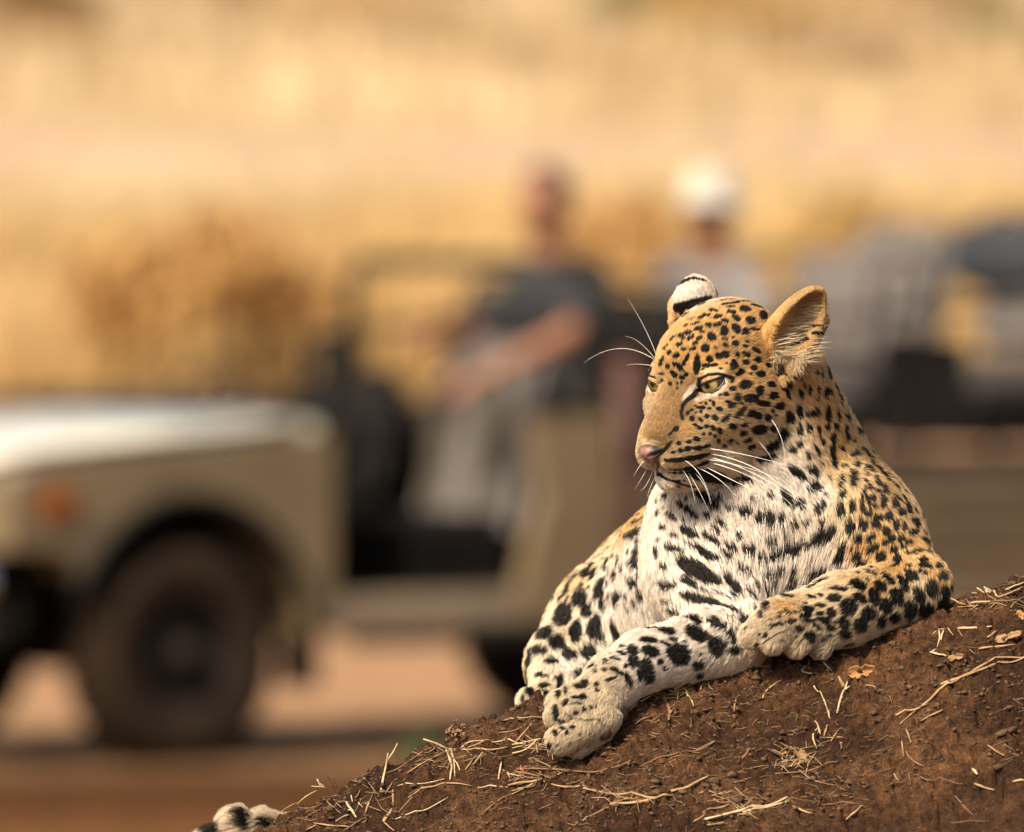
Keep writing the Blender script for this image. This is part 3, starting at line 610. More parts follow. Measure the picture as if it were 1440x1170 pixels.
def markings(P, jit):
    """dark amount 0..1 and pale amount at points P (leopard space); jit = ragged edge"""
    dark = np.zeros(len(P), np.float32); pale = np.zeros(len(P), np.float32)
    Bn = binned(P)
    wob = 0.22 * fbm(P / 5.5, 2, 21) + jit
    for c, R, reach in SP:
        i = near_idx(Bn, c, reach + 3)
        if not len(i): continue
        u = (P[i] - c) @ R.T
        r = np.sqrt(u[:, 0] ** 2 + u[:, 1] ** 2) + wob[i] + 3.0 * np.maximum(np.abs(u[:, 2]) - 1, 0)
        dark[i] = np.maximum(dark[i], 1 - smooth(0.92, 1.07, r))
    for c, rad, al in PL:
        i = near_idx(Bn, c, rad + 3)
        if len(i):
            r = np.linalg.norm(P[i] - c, axis=1); pale[i] = np.maximum(pale[i], al * (1 - smooth(0.4, 1.6, r / rad + 0.5 * wob[i])))
    dark *= (1 - pale)
    for c, rad, al in DK:
        i = near_idx(Bn, c, rad + 3)
        if len(i):
            r = np.linalg.norm(P[i] - c, axis=1); dark[i] = np.maximum(dark[i], al * (1 - smooth(0.75, 1.2, r / rad + 0.5 * wob[i])))
    return dark, pale
OCHRE = []
for zx, zy, r in ((700, 625, 34), (790, 730, 46), (985, 650, 44), (890, 1000, 50), (1100, 300, 60), (1220, 360, 50), (520, 900, 30), (1075, 980, 34), (690, 1070, 40), (1010, 740, 30), (950, 480, 40)):
    h = hit(720 + zx / 6.686, 690 + zy / 6.686)
    if h is not None: OCHRE.append((h[0], r / 6.686))
DARK = np.array((0.0125, 0.0095, 0.0085)); PALE = np.array((0.82, 0.74, 0.66))
def fur_colour(P, jit):
    base = idw(P, g_p, g_c)
    n = fbm(P / 40, 2, 5)[:, None]
    base = base * (1 + 0.10 * n) * (1 + 0.16 * vnoise(P / 2.4, 17)[:, None])
    dk, pl = markings(P, jit)
    # ochre wash inside the flank rosettes and on the ear rim
    base = base + (PALE - base) * pl[:, None]
    for c, r in OCHRE:
        w_ = 0.75 * (1 - smooth(0.5, 1.5, np.linalg.norm(P - c, axis=1) / r)); base = base + (np.array((0.62, 0.34, 0.11)) - base) * w_[:, None]
    # near ear: dark hollow
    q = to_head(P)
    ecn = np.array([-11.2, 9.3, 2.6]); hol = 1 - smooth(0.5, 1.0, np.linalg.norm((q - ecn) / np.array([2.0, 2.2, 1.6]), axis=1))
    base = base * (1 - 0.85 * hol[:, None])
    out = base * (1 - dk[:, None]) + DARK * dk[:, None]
    # bare-skinned toe pads
    return out
fur_mats = {}
def mat_new(name):
    m = bpy.data.materials.new(name); m.use_nodes = True
    nt = m.node_tree; b = nt.nodes['Principled BSDF']; return m, nt, b
# ---- skin mesh with vertex colour
leo = empty('leopard', tuple(W(np.array([1040, 930, 60]))))
tag(leo, 'spotted leopard lying on the earth mound with its head turned aside', 'leopard')
bpy.context.view_layer.update()
def adopt(o, par):
    o.parent = par; o.matrix_parent_inverse = Matrix.Translation(par.location).inverted() if par.parent is None else par.matrix_world.inverted()
    return o
me = mesh_np('body', LW, LF)
ca = me.color_attributes.new('coat', 'FLOAT_COLOR', 'POINT')
skc = np.ones((len(LV), 4), np.float32); skc[:, :3] = fur_colour(LV, np.zeros(len(LV))) * 0.8
nq = to_head(LV)
ca.data.foreach_set('color', skc.ravel())
m_skin, nt_, b_ = mat_new('leopard_skin')
an = nt_.nodes.new('ShaderNodeAttribute'); an.attribute_name = 'coat'
nt_.links.new(an.outputs['Color'], b_.inputs['Base Color']); b_.inputs['Roughness'].default_value = 0.85
b_.inputs['Specular IOR Level'].default_value = 0.15
body = adopt(link('body', me, m_skin), leo)
# ---- fur
TA, TB, TC = LV[LF[:, 0]], LV[LF[:, 1]], LV[LF[:, 2]]
cr = np.cross(TB - TA, TC - TA); area = np.linalg.norm(cr, axis=1) / 2
cen = (TA + TB + TC) / 3
fn = LN[LF].mean(1)
view = cen - np.array([720.0, HORIZON, -DL * K]); view /= np.linalg.norm(view, axis=1, keepdims=True)
facing = -(fn * view).sum(1)
dens = np.where(facing > -0.25, 1.0, 0.16)
dens *= np.where((cen[:, 0] < 690) & (cen[:, 2] > 300), np.where(cen[:, 0] < 420, 0.8, 0.2), 1.0)
dens *= np.where((cen[:, 2] > 620), 0.35, 1.0)
qc = to_head(cen)
hd = (qc[:, 0] > -16) & (qc[:, 2] > -12)
dens *= np.where(hd & (facing > -0.25), 1.9, 1.0)
dens *= np.where((qc[:, 0] > 2) & (qc[:, 2] < -3) & (qc[:, 2] > -11), 1.6, 1.0)
NH = 520000
pr = area * dens; pr /= pr.sum()
tri = rng.choice(len(LF), NH, p=pr)
r1, r2 = rng.random(NH), rng.random(NH); sq = np.sqrt(r1)
ba = np.stack([1 - sq, sq * (1 - r2), sq * r2], 1)
R0 = TA[tri] * ba[:, :1] + TB[tri] * ba[:, 1:2] + TC[tri] * ba[:, 2:]
RN = LN[LF[tri, 0]] * ba[:, :1] + LN[LF[tri, 1]] * ba[:, 1:2] + LN[LF[tri, 2]] * ba[:, 2:]
RN /= np.linalg.norm(RN, axis=1, keepdims=True) + 1e-9
# keep the eyeballs, nose leather and mouth slit bare
qh = to_head(R0); keep = np.ones(NH, bool)
for sd in (1, -1):
    e = (qh - eye_c(sd)) @ eye_frame(sd).T
    rr = np.linalg.norm(e, axis=1)
    keep &= ~((rr < EYE_R + 0.17) & (e[:, 2] > 0))
nose_d = np.linalg.norm((qh - np.array([9.0, 0, -6.05])) / np.array([1.5, 1.75, 1.35]), axis=1)
keep &= nose_d > 1.0
# buried roots under the belly that touch the mound
keep &= R0[:, 1] < mound_py(R0[:, 0], R0[:, 2], False) + 12
R0, RN, tri = R0[keep], RN[keep], tri[keep]; NH = len(R0); qh = qh[keep]
Dv = idw(R0, d_p, d_v, 3.0, 200)
Dv = Dv - RN * (Dv * RN).sum(1, keepdims=True); Dv /= np.linalg.norm(Dv, axis=1, keepdims=True) + 1e-6
Ln = 1.12 * idw(R0, l_p, l_v, 3.0, 150) * K / 1000.0                    # mm -> pixels
# eyelids and nose edge stay short
for sd in (1, -1):
    rr = np.linalg.norm(qh - eye_c(sd), axis=1); Ln = np.where(rr < EYE_R + 0.9, np.minimum(Ln, 2.2 + 4 * np.maximum(rr - EYE_R - 0.3, 0)), Ln)
Ln = np.where(nose_d[keep] < 1.35, np.minimum(Ln, 2.0), Ln)
Ln *= rng.uniform(0.6, 1.25, NH)
side = np.cross(RN, Dv)
low = fbm(R0 / 22, 2, 31); low2 = fbm(R0 / 9, 2, 37)
ang = 0.30 * low + 0.22 * low2 + rng.normal(0, 0.14, NH)
Dt = Dv * np.cos(ang)[:, None] + side * np.sin(ang)[:, None]
lift = np.clip(0.50 + 0.20 * fbm(R0 / 14, 2, 41) + rng.normal(0, 0.14, NH), 0.08, 1.1)
mid = R0 + (Dt * (0.46 * np.cos(lift))[:, None] + RN * (0.52 * np.sin(lift + 0.12))[:, None]) * Ln[:, None]
tip = R0 + (Dt * np.cos(lift * 0.8)[:, None] + RN * (0.72 * np.sin(lift))[:, None]) * Ln[:, None]
tip[:, 1] += 0.05 * Ln                                               # gravity
# clumping
cell = 6.0 + 0 * Ln
ck = np.floor(R0 / 6.5 + 0.35 * np.stack([low2, low, low2], 1)).astype(np.int64) + 300
code = (ck[:, 0] * 4096 + ck[:, 1]) * 4096 + ck[:, 2]
_, inv = np.unique(code, return_inverse=True)
cntc = np.bincount(inv)
ctip = np.stack([np.bincount(inv, tip[:, k]) for k in range(3)], 1) / cntc[:, None]
amt = np.clip(0.16 + Ln / 60, 0, 0.5)[:, None]
tip = tip + (ctip[inv] - tip) * amt
SAMP = R0 + Dt * (0.45 * Ln)[:, None]
HC = fur_colour(SAMP, rng.normal(0, 0.045, NH))
cb = rng.uniform(0.80, 1.10, len(cntc))[inv]                           # tufts differ a little
HC *= (rng.uniform(0.72, 1.14, NH) * cb)[:, None]
# black guard tips peppered through the gold
HR = np.clip(0.16 + 0.010 * Ln, 0.18, 0.36) * rng.uniform(0.8, 1.2, NH)     # pixel radius at the root
print('fur', NH, round(_t.time() - _t0, 1))
# long pale hairs of the near ear, brow and chest edge
XR, XT, XC = [], [], []
for _ in range(520):
    px, py = rng.uniform(1078, 1140), rng.uniform(428, 512)
    if (py - 512) < -1.25 * (px - 1068) - 10 or px + 0.2 * py > 1238: continue
    h = hit(px, py)
    if h is None: continue
    p, n = h; L = rng.uniform(18, 36)
    v = np.array([1.0, rng.normal(-0.18, 0.16), rng.normal(-0.25, 0.15)]); v /= np.linalg.norm(v)
    XR.append(p); XT.append(v * L); XC.append(np.array((0.78, 0.62, 0.42)) * rng.uniform(0.45, 1.05))
for _ in range(500):
    px, py = rng.uniform(1085, 1135), rng.uniform(488, 520); h = hit(px, py)
    if h is None: continue
    L = rng.uniform(6, 13); v = np.array([rng.normal(0.2, 0.4), 1.0, -0.3]); v /= np.linalg.norm(v)
    XR.append(h[0]); XT.append(v * L); XC.append(np.array((0.74, 0.56, 0.38)) * rng.uniform(0.3, 1.1))
XR = np.array(XR); XT = np.array(XT); XC = np.array(XC)
P4 = np.empty((NH + len(XR), 4, 3))
P4[:NH, 0] = R0 - RN * 0.6; P4[:NH, 1] = R0 + (mid - R0) * 0.5 + RN * 0.1; P4[:NH, 2] = mid + (tip - R0) * 0.12; P4[:NH, 3] = tip
P4[NH:, 0] = XR
for k in (1, 2, 3):
    P4[NH:, k] = XR + XT * (k / 3); P4[NH:, k, 1] += (k / 3) ** 2 * 3 * rng.random(len(XR)); P4[NH:, k, 2] -= math.sin(k / 3 * 2.4) * 5
NT = len(P4)
rad = np.empty((NT, 4)); rad[:NH] = HR[:, None] * np.array([1.0, 1.0, 0.75, 0.18]); rad[NH:] = np.array([0.25, 0.25, 0.2, 0.05])
colr = np.ones((NT, 4), np.float32); colr[:NH, :3] = HC; colr[NH:, :3] = XC
nrm = np.empty((NT, 3)); nrm[:NH] = RN; nrm[NH:] = np.array([0, -0.5, -0.86])
nw = np.stack([nrm[:, 0], nrm[:, 2], -nrm[:, 1]], -1)
def make_curves(name, P, rad, col, nw, mat, par):
    hc = bpy.data.hair_curves.new(name)
    n, k = P.shape[:2]
    hc.add_curves([k] * n)
    hc.attributes['position'].data.foreach_set('vector', W(P.reshape(-1, 3)).astype(np.float32).ravel())
    ra = hc.attributes.get('radius') or hc.attributes.new('radius', 'FLOAT', 'POINT')
    ra.data.foreach_set('value', (rad.ravel() / K).astype(np.float32))
    c = hc.attributes.new('coat', 'FLOAT_COLOR', 'CURVE'); c.data.foreach_set('color', col.ravel().astype(np.float32))
    nn = hc.attributes.new('skin_normal', 'FLOAT_VECTOR', 'CURVE'); nn.data.foreach_set('vector', nw.ravel().astype(np.float32))
    hc.materials.append(mat)
    o = bpy.data.objects.new(name, hc); COL.objects.link(o); return adopt(o, par)
m_fur = bpy.data.materials.new('fur'); m_fur.use_nodes = True
t = m_fur.node_tree
for n in list(t.nodes): t.nodes.remove(n)
def N(kind, **kw):
    n = t.nodes.new(kind)
    for k, v in kw.items(): setattr(n, k, v)
    return n
out = N('ShaderNodeOutputMaterial'); ac = N('ShaderNodeAttribute', attribute_name='coat'); asn = N('ShaderNodeAttribute', attribute_name='skin_normal')
geo = N('ShaderNodeNewGeometry'); mixn = N('ShaderNodeMix', data_type='VECTOR'); mixn.inputs[0].default_value = 0.45
t.links.new(geo.outputs['Normal'], mixn.inputs[4]); t.links.new(asn.outputs['Vector'], mixn.inputs[5])
nrmz = N('ShaderNodeVectorMath', operation='NORMALIZE'); t.links.new(mixn.outputs[1], nrmz.inputs[0])
hi = N('ShaderNodeHairInfo'); rmp = N('ShaderNodeMapRange'); rmp.inputs[1].default_value = 0; rmp.inputs[2].default_value = 0.6; rmp.inputs[3].default_value = 0.82; rmp.inputs[4].default_value = 1.0
t.links.new(hi.outputs['Intercept'], rmp.inputs[0])
mulc = N('ShaderNodeMix', data_type='RGBA', blend_type='MULTIPLY'); mulc.inputs[0].default_value = 1.0
t.links.new(ac.outputs['Color'], mulc.inputs[6]); t.links.new(rmp.outputs[0], mulc.inputs[7])
df = N('ShaderNodeBsdfDiffuse'); t.links.new(mulc.outputs[2], df.inputs[0]); t.links.new(nrmz.outputs[0], df.inputs['Normal'])
gl = N('ShaderNodeBsdfGlossy'); gl.inputs['Roughness'].default_value = 0.42; gl.inputs['Color'].default_value = (0.9, 0.88, 0.85, 1)
tr = N('ShaderNodeBsdfTranslucent'); t.links.new(mulc.outputs[2], tr.inputs[0]); mt = N('ShaderNodeMixShader'); mt.inputs[0].default_value = 0.28
t.links.new(df.outputs[0], mt.inputs[1]); t.links.new(tr.outputs[0], mt.inputs[2])
ms = N('ShaderNodeMixShader'); ms.inputs[0].default_value = 0.028
t.links.new(mt.outputs[0], ms.inputs[1]); t.links.new(gl.outputs[0], ms.inputs[2]); t.links.new(ms.outputs[0], out.inputs[0])
fur = make_curves('fur', P4, rad, colr, nw, m_fur, leo)
# ---- eyes
def eye_material():
    m, t, b = mat_new('leopard_eye')
    tc = t.nodes.new('ShaderNodeTexCoord'); sp = t.nodes.new('ShaderNodeSeparateXYZ'); t.links.new(tc.outputs['Object'], sp.inputs[0])
    def mth(op, a, b2=None, v=None):
        n = t.nodes.new('ShaderNodeMath'); n.operation = op
        if hasattr(a, 'links') or not isinstance(a, (int, float)): t.links.new(a, n.inputs[0])
        else: n.inputs[0].default_value = a
        if b2 is not None:
            if isinstance(b2, (int, float)): n.inputs[1].default_value = b2
            else: t.links.new(b2, n.inputs[1])
        return n.outputs[0]
    R = EYE_R * CM / K
    x2 = mth('MULTIPLY', sp.outputs[0], sp.outputs[0]); y2 = mth('MULTIPLY', sp.outputs[1], sp.outputs[1])
    rr = mth('DIVIDE', mth('SQRT', mth('ADD', x2, y2)), R)
    rr = mth('ADD', mth('MULTIPLY', mth('LESS_THAN', sp.outputs[2], 0.0), 2.0), rr)
    no = t.nodes.new('ShaderNodeTexNoise'); no.inputs['Scale'].default_value = 420; no.inputs['Detail'].default_value = 3
    t.links.new(tc.outputs['Object'], no.inputs['Vector'])
    rn = mth('ADD', rr, mth('MULTIPLY', mth('SUBTRACT', no.outputs[0], 0.5), 0.10))
    rp = t.nodes.new('ShaderNodeValToRGB'); t.links.new(rn, rp.inputs[0])
    e = rp.color_ramp.elements; e[0].position = 0.0; e[0].color = (0.004, 0.004, 0.004, 1); e[1].position = 1.0; e[1].color = (0.02, 0.012, 0.008, 1)
    for pos, c in ((0.175, (0.004, 0.004, 0.004)), (0.205, (0.12, 0.09, 0.03)), (0.32, (0.27, 0.205, 0.075)), (0.54, (0.40, 0.315, 0.13)), (0.64, (0.24, 0.17, 0.06)), (0.715, (0.03, 0.02, 0.01)), (0.80, (0.05, 0.03, 0.02))):
        n = e.new(pos); n.color = (*c, 1)
    t.links.new(rp.outputs[0], b.inputs['Base Color']); b.inputs['Roughness'].default_value = 0.06
    b.inputs['Coat Weight'].default_value = 0.6; b.inputs['Coat Roughness'].default_value = 0.03
    return m
m_eye = eye_material()
for sd in (1, -1):
    bm = bmesh.new(); bmesh.ops.create_uvsphere(bm, u_segments=48, v_segments=32, radius=EYE_R * CM / K)
    em = bpy.data.meshes.new('eye'); bm.to_mesh(em); bm.free()
    o = link('eye', em, m_eye)
    gz = eye_frame(sd)[2] * 0.75 + np.array([0.5, 0.0, -0.03]); gz = gz / np.linalg.norm(gz)
    gv = gz @ HM; gw = Vector((gv[0], gv[2], -gv[1]))
    o.rotation_euler = gw.to_track_quat('Z', 'Y').to_euler(); o.location = W(hl(*eye_c(sd)))
    bpy.context.view_layer.update(); adopt(o, leo)
# wet dark rims of the lids
m_rim, t_, b_ = mat_new('eyelid_rim'); b_.inputs['Base Color'].default_value = (0.012, 0.009, 0.008, 1); b_.inputs['Roughness'].default_value = 0.3
def tube(name, pts, rads, mat, par=None, seg=8):
    """swept tube through world points"""
    pts = [Vector(p) for p in pts]; V, F = [], []; n = len(pts)
    up = Vector((0.13, 0.21, 0.97))
    for i, p in enumerate(pts):
        tg = (pts[min(i + 1, n - 1)] - pts[max(i - 1, 0)]).normalized()
        a = tg.cross(up)
        a = a.normalized() if a.length > 1e-4 else tg.orthogonal().normalized()
        b2 = tg.cross(a)
        for k in range(seg):
            th = 2 * math.pi * k / seg; V.append(p + (a * math.cos(th) + b2 * math.sin(th)) * rads[i])
    for i in range(n - 1):
        for k in range(seg): F.append((i * seg + k, i * seg + (k + 1) % seg, (i + 1) * seg + (k + 1) % seg, (i + 1) * seg + k))
    me = bpy.data.meshes.new(name); me.from_pydata([tuple(v) for v in V], [], F + [tuple(range(seg))[::-1], tuple(range((n - 1) * seg, n * seg))])
    o = link(name, me, mat)
    if par is not None: adopt(o, par)
    return o
for sd in (1, -1):
    Fm = eye_frame(sd); pts = []
    for k in range(41):
        a = 2 * math.pi * k / 40; lat = 1.93 * math.cos(a); u = math.sin(a) * (0.57 if math.sin(a) > 0 else 0.96)
        rr = EYE_R + 0.10; o2 = max(rr * rr - lat * lat - u * u, 0.3)
        pts.append(tuple(W(hl(*(eye_c(sd) + np.array([lat, u, math.sqrt(o2)]) @ Fm)))))
    tube('eyelid_rim', pts, [0.0019 if 2 < k < 18 else 0.0014 for k in range(41)], m_rim, leo)
# ---- nose leather
def nose_sdf(p):
    q = to_head(p); qs = q.copy(); qs[:, 1] = np.abs(qs[:, 1])
    d = s_ell(q, (9.0, 0, -6.05), (1.2, 1.60, 1.02))
    d = smin(d, s_cone(q, (9.2, 0, -6.2), (9.15, 0, -7.9), 0.70, 0.25), 0.5)
    d = smin(d, s_cone(qs, (9.0, 0.9, -6.0), (8.3, 1.75, -5.75), 0.55, 0.35), 0.4)
    d = smax(d, -s_cone(qs, (10.0, 0.80, -6.35), (8.9, 1.85, -6.1), 0.30, 0.20), 0.2)
    d = smax(d, -s_cone(q, (10.3, 0, -6.2), (9.9, 0, -7.6), 0.14, 0.12), 0.15)
    return d * CM
c0 = hl(9.0, 0, -6.3)
NV, NF = surface_nets(nose_sdf, c0 - 34, c0 + 34, 0.8)
nm = mesh_np('nose', W(NV), NF)
m_nose, t_, b_ = mat_new('nose_leather')
vc = nm.color_attributes.new('coat', 'FLOAT_COLOR', 'POINT'); qn = to_head(NV)
blk = np.maximum(smooth(0.62, 1.15, np.abs(qn[:, 1])), smooth(-5.4, -5.0, qn[:, 2]) * 0.8)
blk = np.clip(blk + 0.25 * fbm(NV / 5, 2, 3), 0, 1)[:, None]
cn = np.ones((len(NV), 4), np.float32); cn[:, :3] = np.array((0.23, 0.115, 0.09)) * (1 - blk) + np.array((0.02, 0.012, 0.011)) * blk
vc.data.foreach_set('color', cn.ravel())
an = t_.nodes.new('ShaderNodeAttribute'); an.attribute_name = 'coat'; t_.links.new(an.outputs['Color'], b_.inputs['Base Color']); b_.inputs['Roughness'].default_value = 0.42
vo = t_.nodes.new('ShaderNodeTexVoronoi'); vo.inputs['Scale'].default_value = 900; bp = t_.nodes.new('ShaderNodeBump'); bp.inputs['Strength'].default_value = 0.25; bp.inputs['Distance'].default_value = 0.001
tc_ = t_.nodes.new('ShaderNodeTexCoord'); t_.links.new(tc_.outputs['Object'], vo.inputs['Vector']); t_.links.new(vo.outputs['Distance'], bp.inputs['Height']); t_.links.new(bp.outputs[0], b_.inputs['Normal'])
adopt(link('nose', nm, m_nose), leo)
# ---- toe pads of the stretched paw and the folded paw
m_pad, t_, b_ = mat_new('toe_pad'); b_.inputs['Base Color'].default_value = (0.075, 0.05, 0.036, 1); b_.inputs['Roughness'].default_value = 0.6
for px_, py_, d_, rx, ry, rz in ((848, 1030, -138, 13, 12, 12), (870, 1004, -112, 13, 13, 13)):
    bm = bmesh.new(); bmesh.ops.create_uvsphere(bm, u_segments=20, v_segments=14, radius=1.0)
    for v in bm.verts: v.co = Vector((v.co.x * rx, v.co.y * rz, v.co.z * ry)) / K
    pm = bpy.data.meshes.new('toe_pad'); bm.to_mesh(pm); bm.free(); o = link('toe_pad', pm, m_pad); o.location = W(ortho(px_, py_, d_)); bpy.context.view_layer.update(); adopt(o, leo)
# ---- whiskers
m_wh, t_, b_ = mat_new('whisker'); b_.inputs['Base Color'].default_value = (0.88, 0.84, 0.78, 1); b_.inputs['Roughness'].default_value = 0.35
WHISK = [  # start, middle, end in photo pixels, how far the tip swings towards the camera (px), root radius
 ((996, 631), (1050, 640), (1119, 658), 60, .55), ((997, 638), (1065, 660), (1128, 707), 70, .6), ((996, 643), (1066, 669), (1147, 722), 75, .6),
 ((996, 650), (1062, 674), (1121, 716), 65, .6), ((989, 655), (1042, 681), (1086, 702), 60, .55), ((979, 657), (1012, 675), (1037, 701), 55, .5),
 ((962, 647), (986, 670), (1001, 709), 45, .45), ((958, 659), (971, 680), (978, 711), 40, .4), ((977, 665), (992, 685), (1000, 712), 45, .4),
 ((1082, 586), (1100, 620), (1104, 662), 30, .4), ((1063, 617), (1078, 634), (1092, 657), 25, .35), ((968, 664), (984, 692), (998, 722), 40, .35), ((992, 646), (1040, 655), (1104, 676), 60, .5),
 ((924, 502), (907, 462), (883, 420), 15, .5), ((921, 506), (872, 490), (821, 510), 10, .5), ((917, 500), (900, 482), (880, 473), 10, .4), ((914, 513), (895, 512), (880, 514), 8, .35),
 ((906, 648), (898, 658), (891, 670), 10, .4), ((911, 657), (905, 668), (893, 688), 10, .4), ((914, 664), (909, 682), (900, 690), 10, .35), ((921, 666), (913, 690), (911, 700), 10, .3)]
for a, b2, c, sw, r in WHISK:
    h = hit(*a)
    if h is None: continue
    p0 = h[0]; d0 = p0[2]
    p1 = ortho(b2[0], b2[1], d0 - sw * 0.55); p2 = ortho(c[0], c[1], d0 - sw * 0.8)
    ctl = 2 * p1 - 0.5 * (p0 + p2)
    pts, rads = [], []
    for k in range(15):
        u = k / 14; pts.append(tuple(W((1 - u) ** 2 * p0 + 2 * u * (1 - u) * ctl + u * u * p2))); rads.append((r * (1 - 0.85 * u)) / K)
    tube('whisker', pts, rads, m_wh, leo, 5)
print('leopard done', round(_t.time() - _t0, 1))
# ------------------------------------------------------------------ materials helper
def mat_noise(name, c1, c2, scale=8.0, detail=6, rough=0.9, bump=0.0, bscale=None, c3=None, dist=0.01, spec=0.3, coat=0.0, rough_n=0.0):
    m, t, b = mat_new(name)
    tc = t.nodes.new('ShaderNodeTexCoord'); no = t.nodes.new('ShaderNodeTexNoise'); no.inputs['Scale'].default_value = scale; no.inputs['Detail'].default_value = detail
    t.links.new(tc.outputs['Object'], no.inputs['Vector'])
    rp = t.nodes.new('ShaderNodeValToRGB'); t.links.new(no.outputs[0], rp.inputs[0])
    e = rp.color_ramp.elements; e[0].position = 0.34; e[0].color = (*c1, 1); e[1].position = 0.66; e[1].color = (*c2, 1)
    if c3 is not None: n = e.new(0.5); n.color = (*c3, 1)
    t.links.new(rp.outputs[0], b.inputs['Base Color']); b.inputs['Roughness'].default_value = rough; b.inputs['Specular IOR Level'].default_value = spec
    b.inputs['Coat Weight'].default_value = coat; b.inputs['Coat Roughness'].default_value = 0.12
    if bump:
        n2 = t.nodes.new('ShaderNodeTexNoise'); n2.inputs['Scale'].default_value = bscale or scale * 4; n2.inputs['Detail'].default_value = 8; n2.inputs['Roughness'].default_value = 0.65
        t.links.new(tc.outputs['Object'], n2.inputs['Vector'])
        bp = t.nodes.new('ShaderNodeBump'); bp.inputs['Strength'].default_value = bump; bp.inputs['Distance'].default_value = dist
        t.links.new(n2.outputs[0], bp.inputs['Height']); t.links.new(bp.outputs[0], b.inputs['Normal'])
    return m
# ------------------------------------------------------------------ mound mesh
def steps(parts):
    out = [parts[0][0]]
    for a, b, s in parts:
        x = a
        while x < b - 1e-6: x = min(x + s, b); out.append(x)
    return np.array(out)
mx = steps([(-900, 100, 50), (100, 260, 12), (260, 1500, 2.6), (1500, 1620, 12), (1620, 3400, 50)])
md = steps([(-2400, -900, 60), (-900, -330, 14), (-330, 90, 2.4), (90, 200, 5), (200, 700, 12), (700, 2300, 50)])
X, Dd = np.meshgrid(mx, md, indexing='ij'); H = mound_py(X, Dd)
def mound_fine(X, Dd, H, grain=True):
    p = np.stack([X, Dd * 1.15, H * 0.6], -1).reshape(-1, 3)
    inr = (smooth(200, 300, X) * smooth(1620, 1500, X) * smooth(-420, -330, Dd) * smooth(220, 90, Dd)).ravel()
    n = 9.0 * fbm(p / 11.5, 3, 51) + 22 * np.abs(fbm(p / 30, 3, 57)) ** 1.2 + 16 * np.abs(fbm(p / 75, 2, 59)) - 3 - 15.0 * np.exp(-(fbm(p / 30, 3, 61) / 0.045) ** 2) + 2.6 * vnoise(p / 4.6, 63) + (1.0 * rng.normal(size=len(p)) if grain else 0) - 2
    return H - (n * inr).reshape(H.shape)
H = mound_fine(X, Dd, H)
MV = W(np.stack([X, H, Dd], -1).reshape(-1, 3)); n_, m_ = X.shape
i = np.arange((n_ - 1) * (m_ - 1)); a = i // (m_ - 1) * m_ + i % (m_ - 1)
MF = np.stack([a, a + 1, a + m_ + 1, a + m_], 1)[:, ::-1]
m_soil, t, b = mat_new('mound_soil')
tc = t.nodes.new('ShaderNodeTexCoord')
def tex(kind, scale, **kw):
    n = t.nodes.new(kind); n.inputs['Scale'].default_value = scale
    for k, v in kw.items(): n.inputs[k].default_value = v
    t.links.new(tc.outputs['Object'], n.inputs['Vector']); return n
n1 = tex('ShaderNodeTexNoise', 7, Detail=5); n2 = tex('ShaderNodeTexNoise', 70, Detail=8, Roughness=0.7); n3 = tex('ShaderNodeTexNoise', 420, Detail=4, Roughness=0.7)
def ramp(src, stops):
    r = t.nodes.new('ShaderNodeValToRGB'); t.links.new(src, r.inputs[0]); e = r.color_ramp.elements
    e[0].position, e[0].color = stops[0][0], (*stops[0][1], 1); e[1].position, e[1].color = stops[-1][0], (*stops[-1][1], 1)
    for p_, c_ in stops[1:-1]: q = e.new(p_); q.color = (*c_, 1)
    return r.outputs[0]
ca_ = ramp(n1.outputs[0], [(0.40, (0.050, 0.022, 0.0105)), (0.5, (0.078, 0.036, 0.0175)), (0.60, (0.128, 0.062, 0.031))])
cb_ = ramp(n2.outputs[0], [(0.36, (0.36, 0.32, 0.29)), (0.47, (0.80, 0.77, 0.75)), (0.56, (1.15, 1.1, 1.05)), (0.68, (1.9, 1.8, 1.7))])
cc_ = ramp(n3.outputs[0], [(0.38, (0.55, 0.52, 0.5)), (0.62, (1.4, 1.35, 1.25))])
def mul(a, b2):
    m = t.nodes.new('ShaderNodeMix'); m.data_type = 'RGBA'; m.blend_type = 'MULTIPLY'; m.inputs[0].default_value = 1
    t.links.new(a, m.inputs[6]); t.links.new(b2, m.inputs[7]); return m.outputs[2]
t.links.new(mul(mul(ca_, cb_), cc_), b.inputs['Base Color']); b.inputs['Roughness'].default_value = 0.92; b.inputs['Specular IOR Level'].default_value = 0.2
n4 = tex('ShaderNodeTexNoise', 240, Detail=8, Roughness=0.75)
bp = t.nodes.new('ShaderNodeBump'); bp.inputs['Strength'].default_value = 1.0; bp.inputs['Distance'].default_value = 0.009
t.links.new(n4.outputs[0], bp.inputs['Height']); t.links.new(bp.outputs[0], b.inputs['Normal'])
mound = tag(link('termite_mound', mesh_np('termite_mound', MV, MF), m_soil), 'brown earth termite mound strewn with straw under the leopard', 'mound')
MQ = np.concatenate([MF])
# nearest-surface lookup for things that lie on the mound
_fx = (mx > 200) & (mx < 1620); _fd = (md > -420) & (md < 420)
sub_i = np.where(_fx)[0]; sub_d = np.where(_fd)[0]
SV = MV.reshape(n_, m_, 3)[_fx][:, _fd]; sn, sm = SV.shape[:2]
i = np.arange((sn - 1) * (sm - 1)); a = i // (sm - 1) * sm + i % (sm - 1)
mbvh = BVHTree.FromPolygons([tuple(v) for v in SV.reshape(-1, 3)], [tuple(int(k) for k in f) for f in np.stack([a, a + sm, a + sm + 1, a + 1], 1)])
def mhit(px, py):
    dirv = (at(px, py, 1.0) - CAMV).normalized()
    h, n, i, ds = mbvh.ray_cast(CAMV + dirv * 12, dirv, 4)
    if h is None: return None
    return h, (n if n.dot(dirv) < 0 else -n)
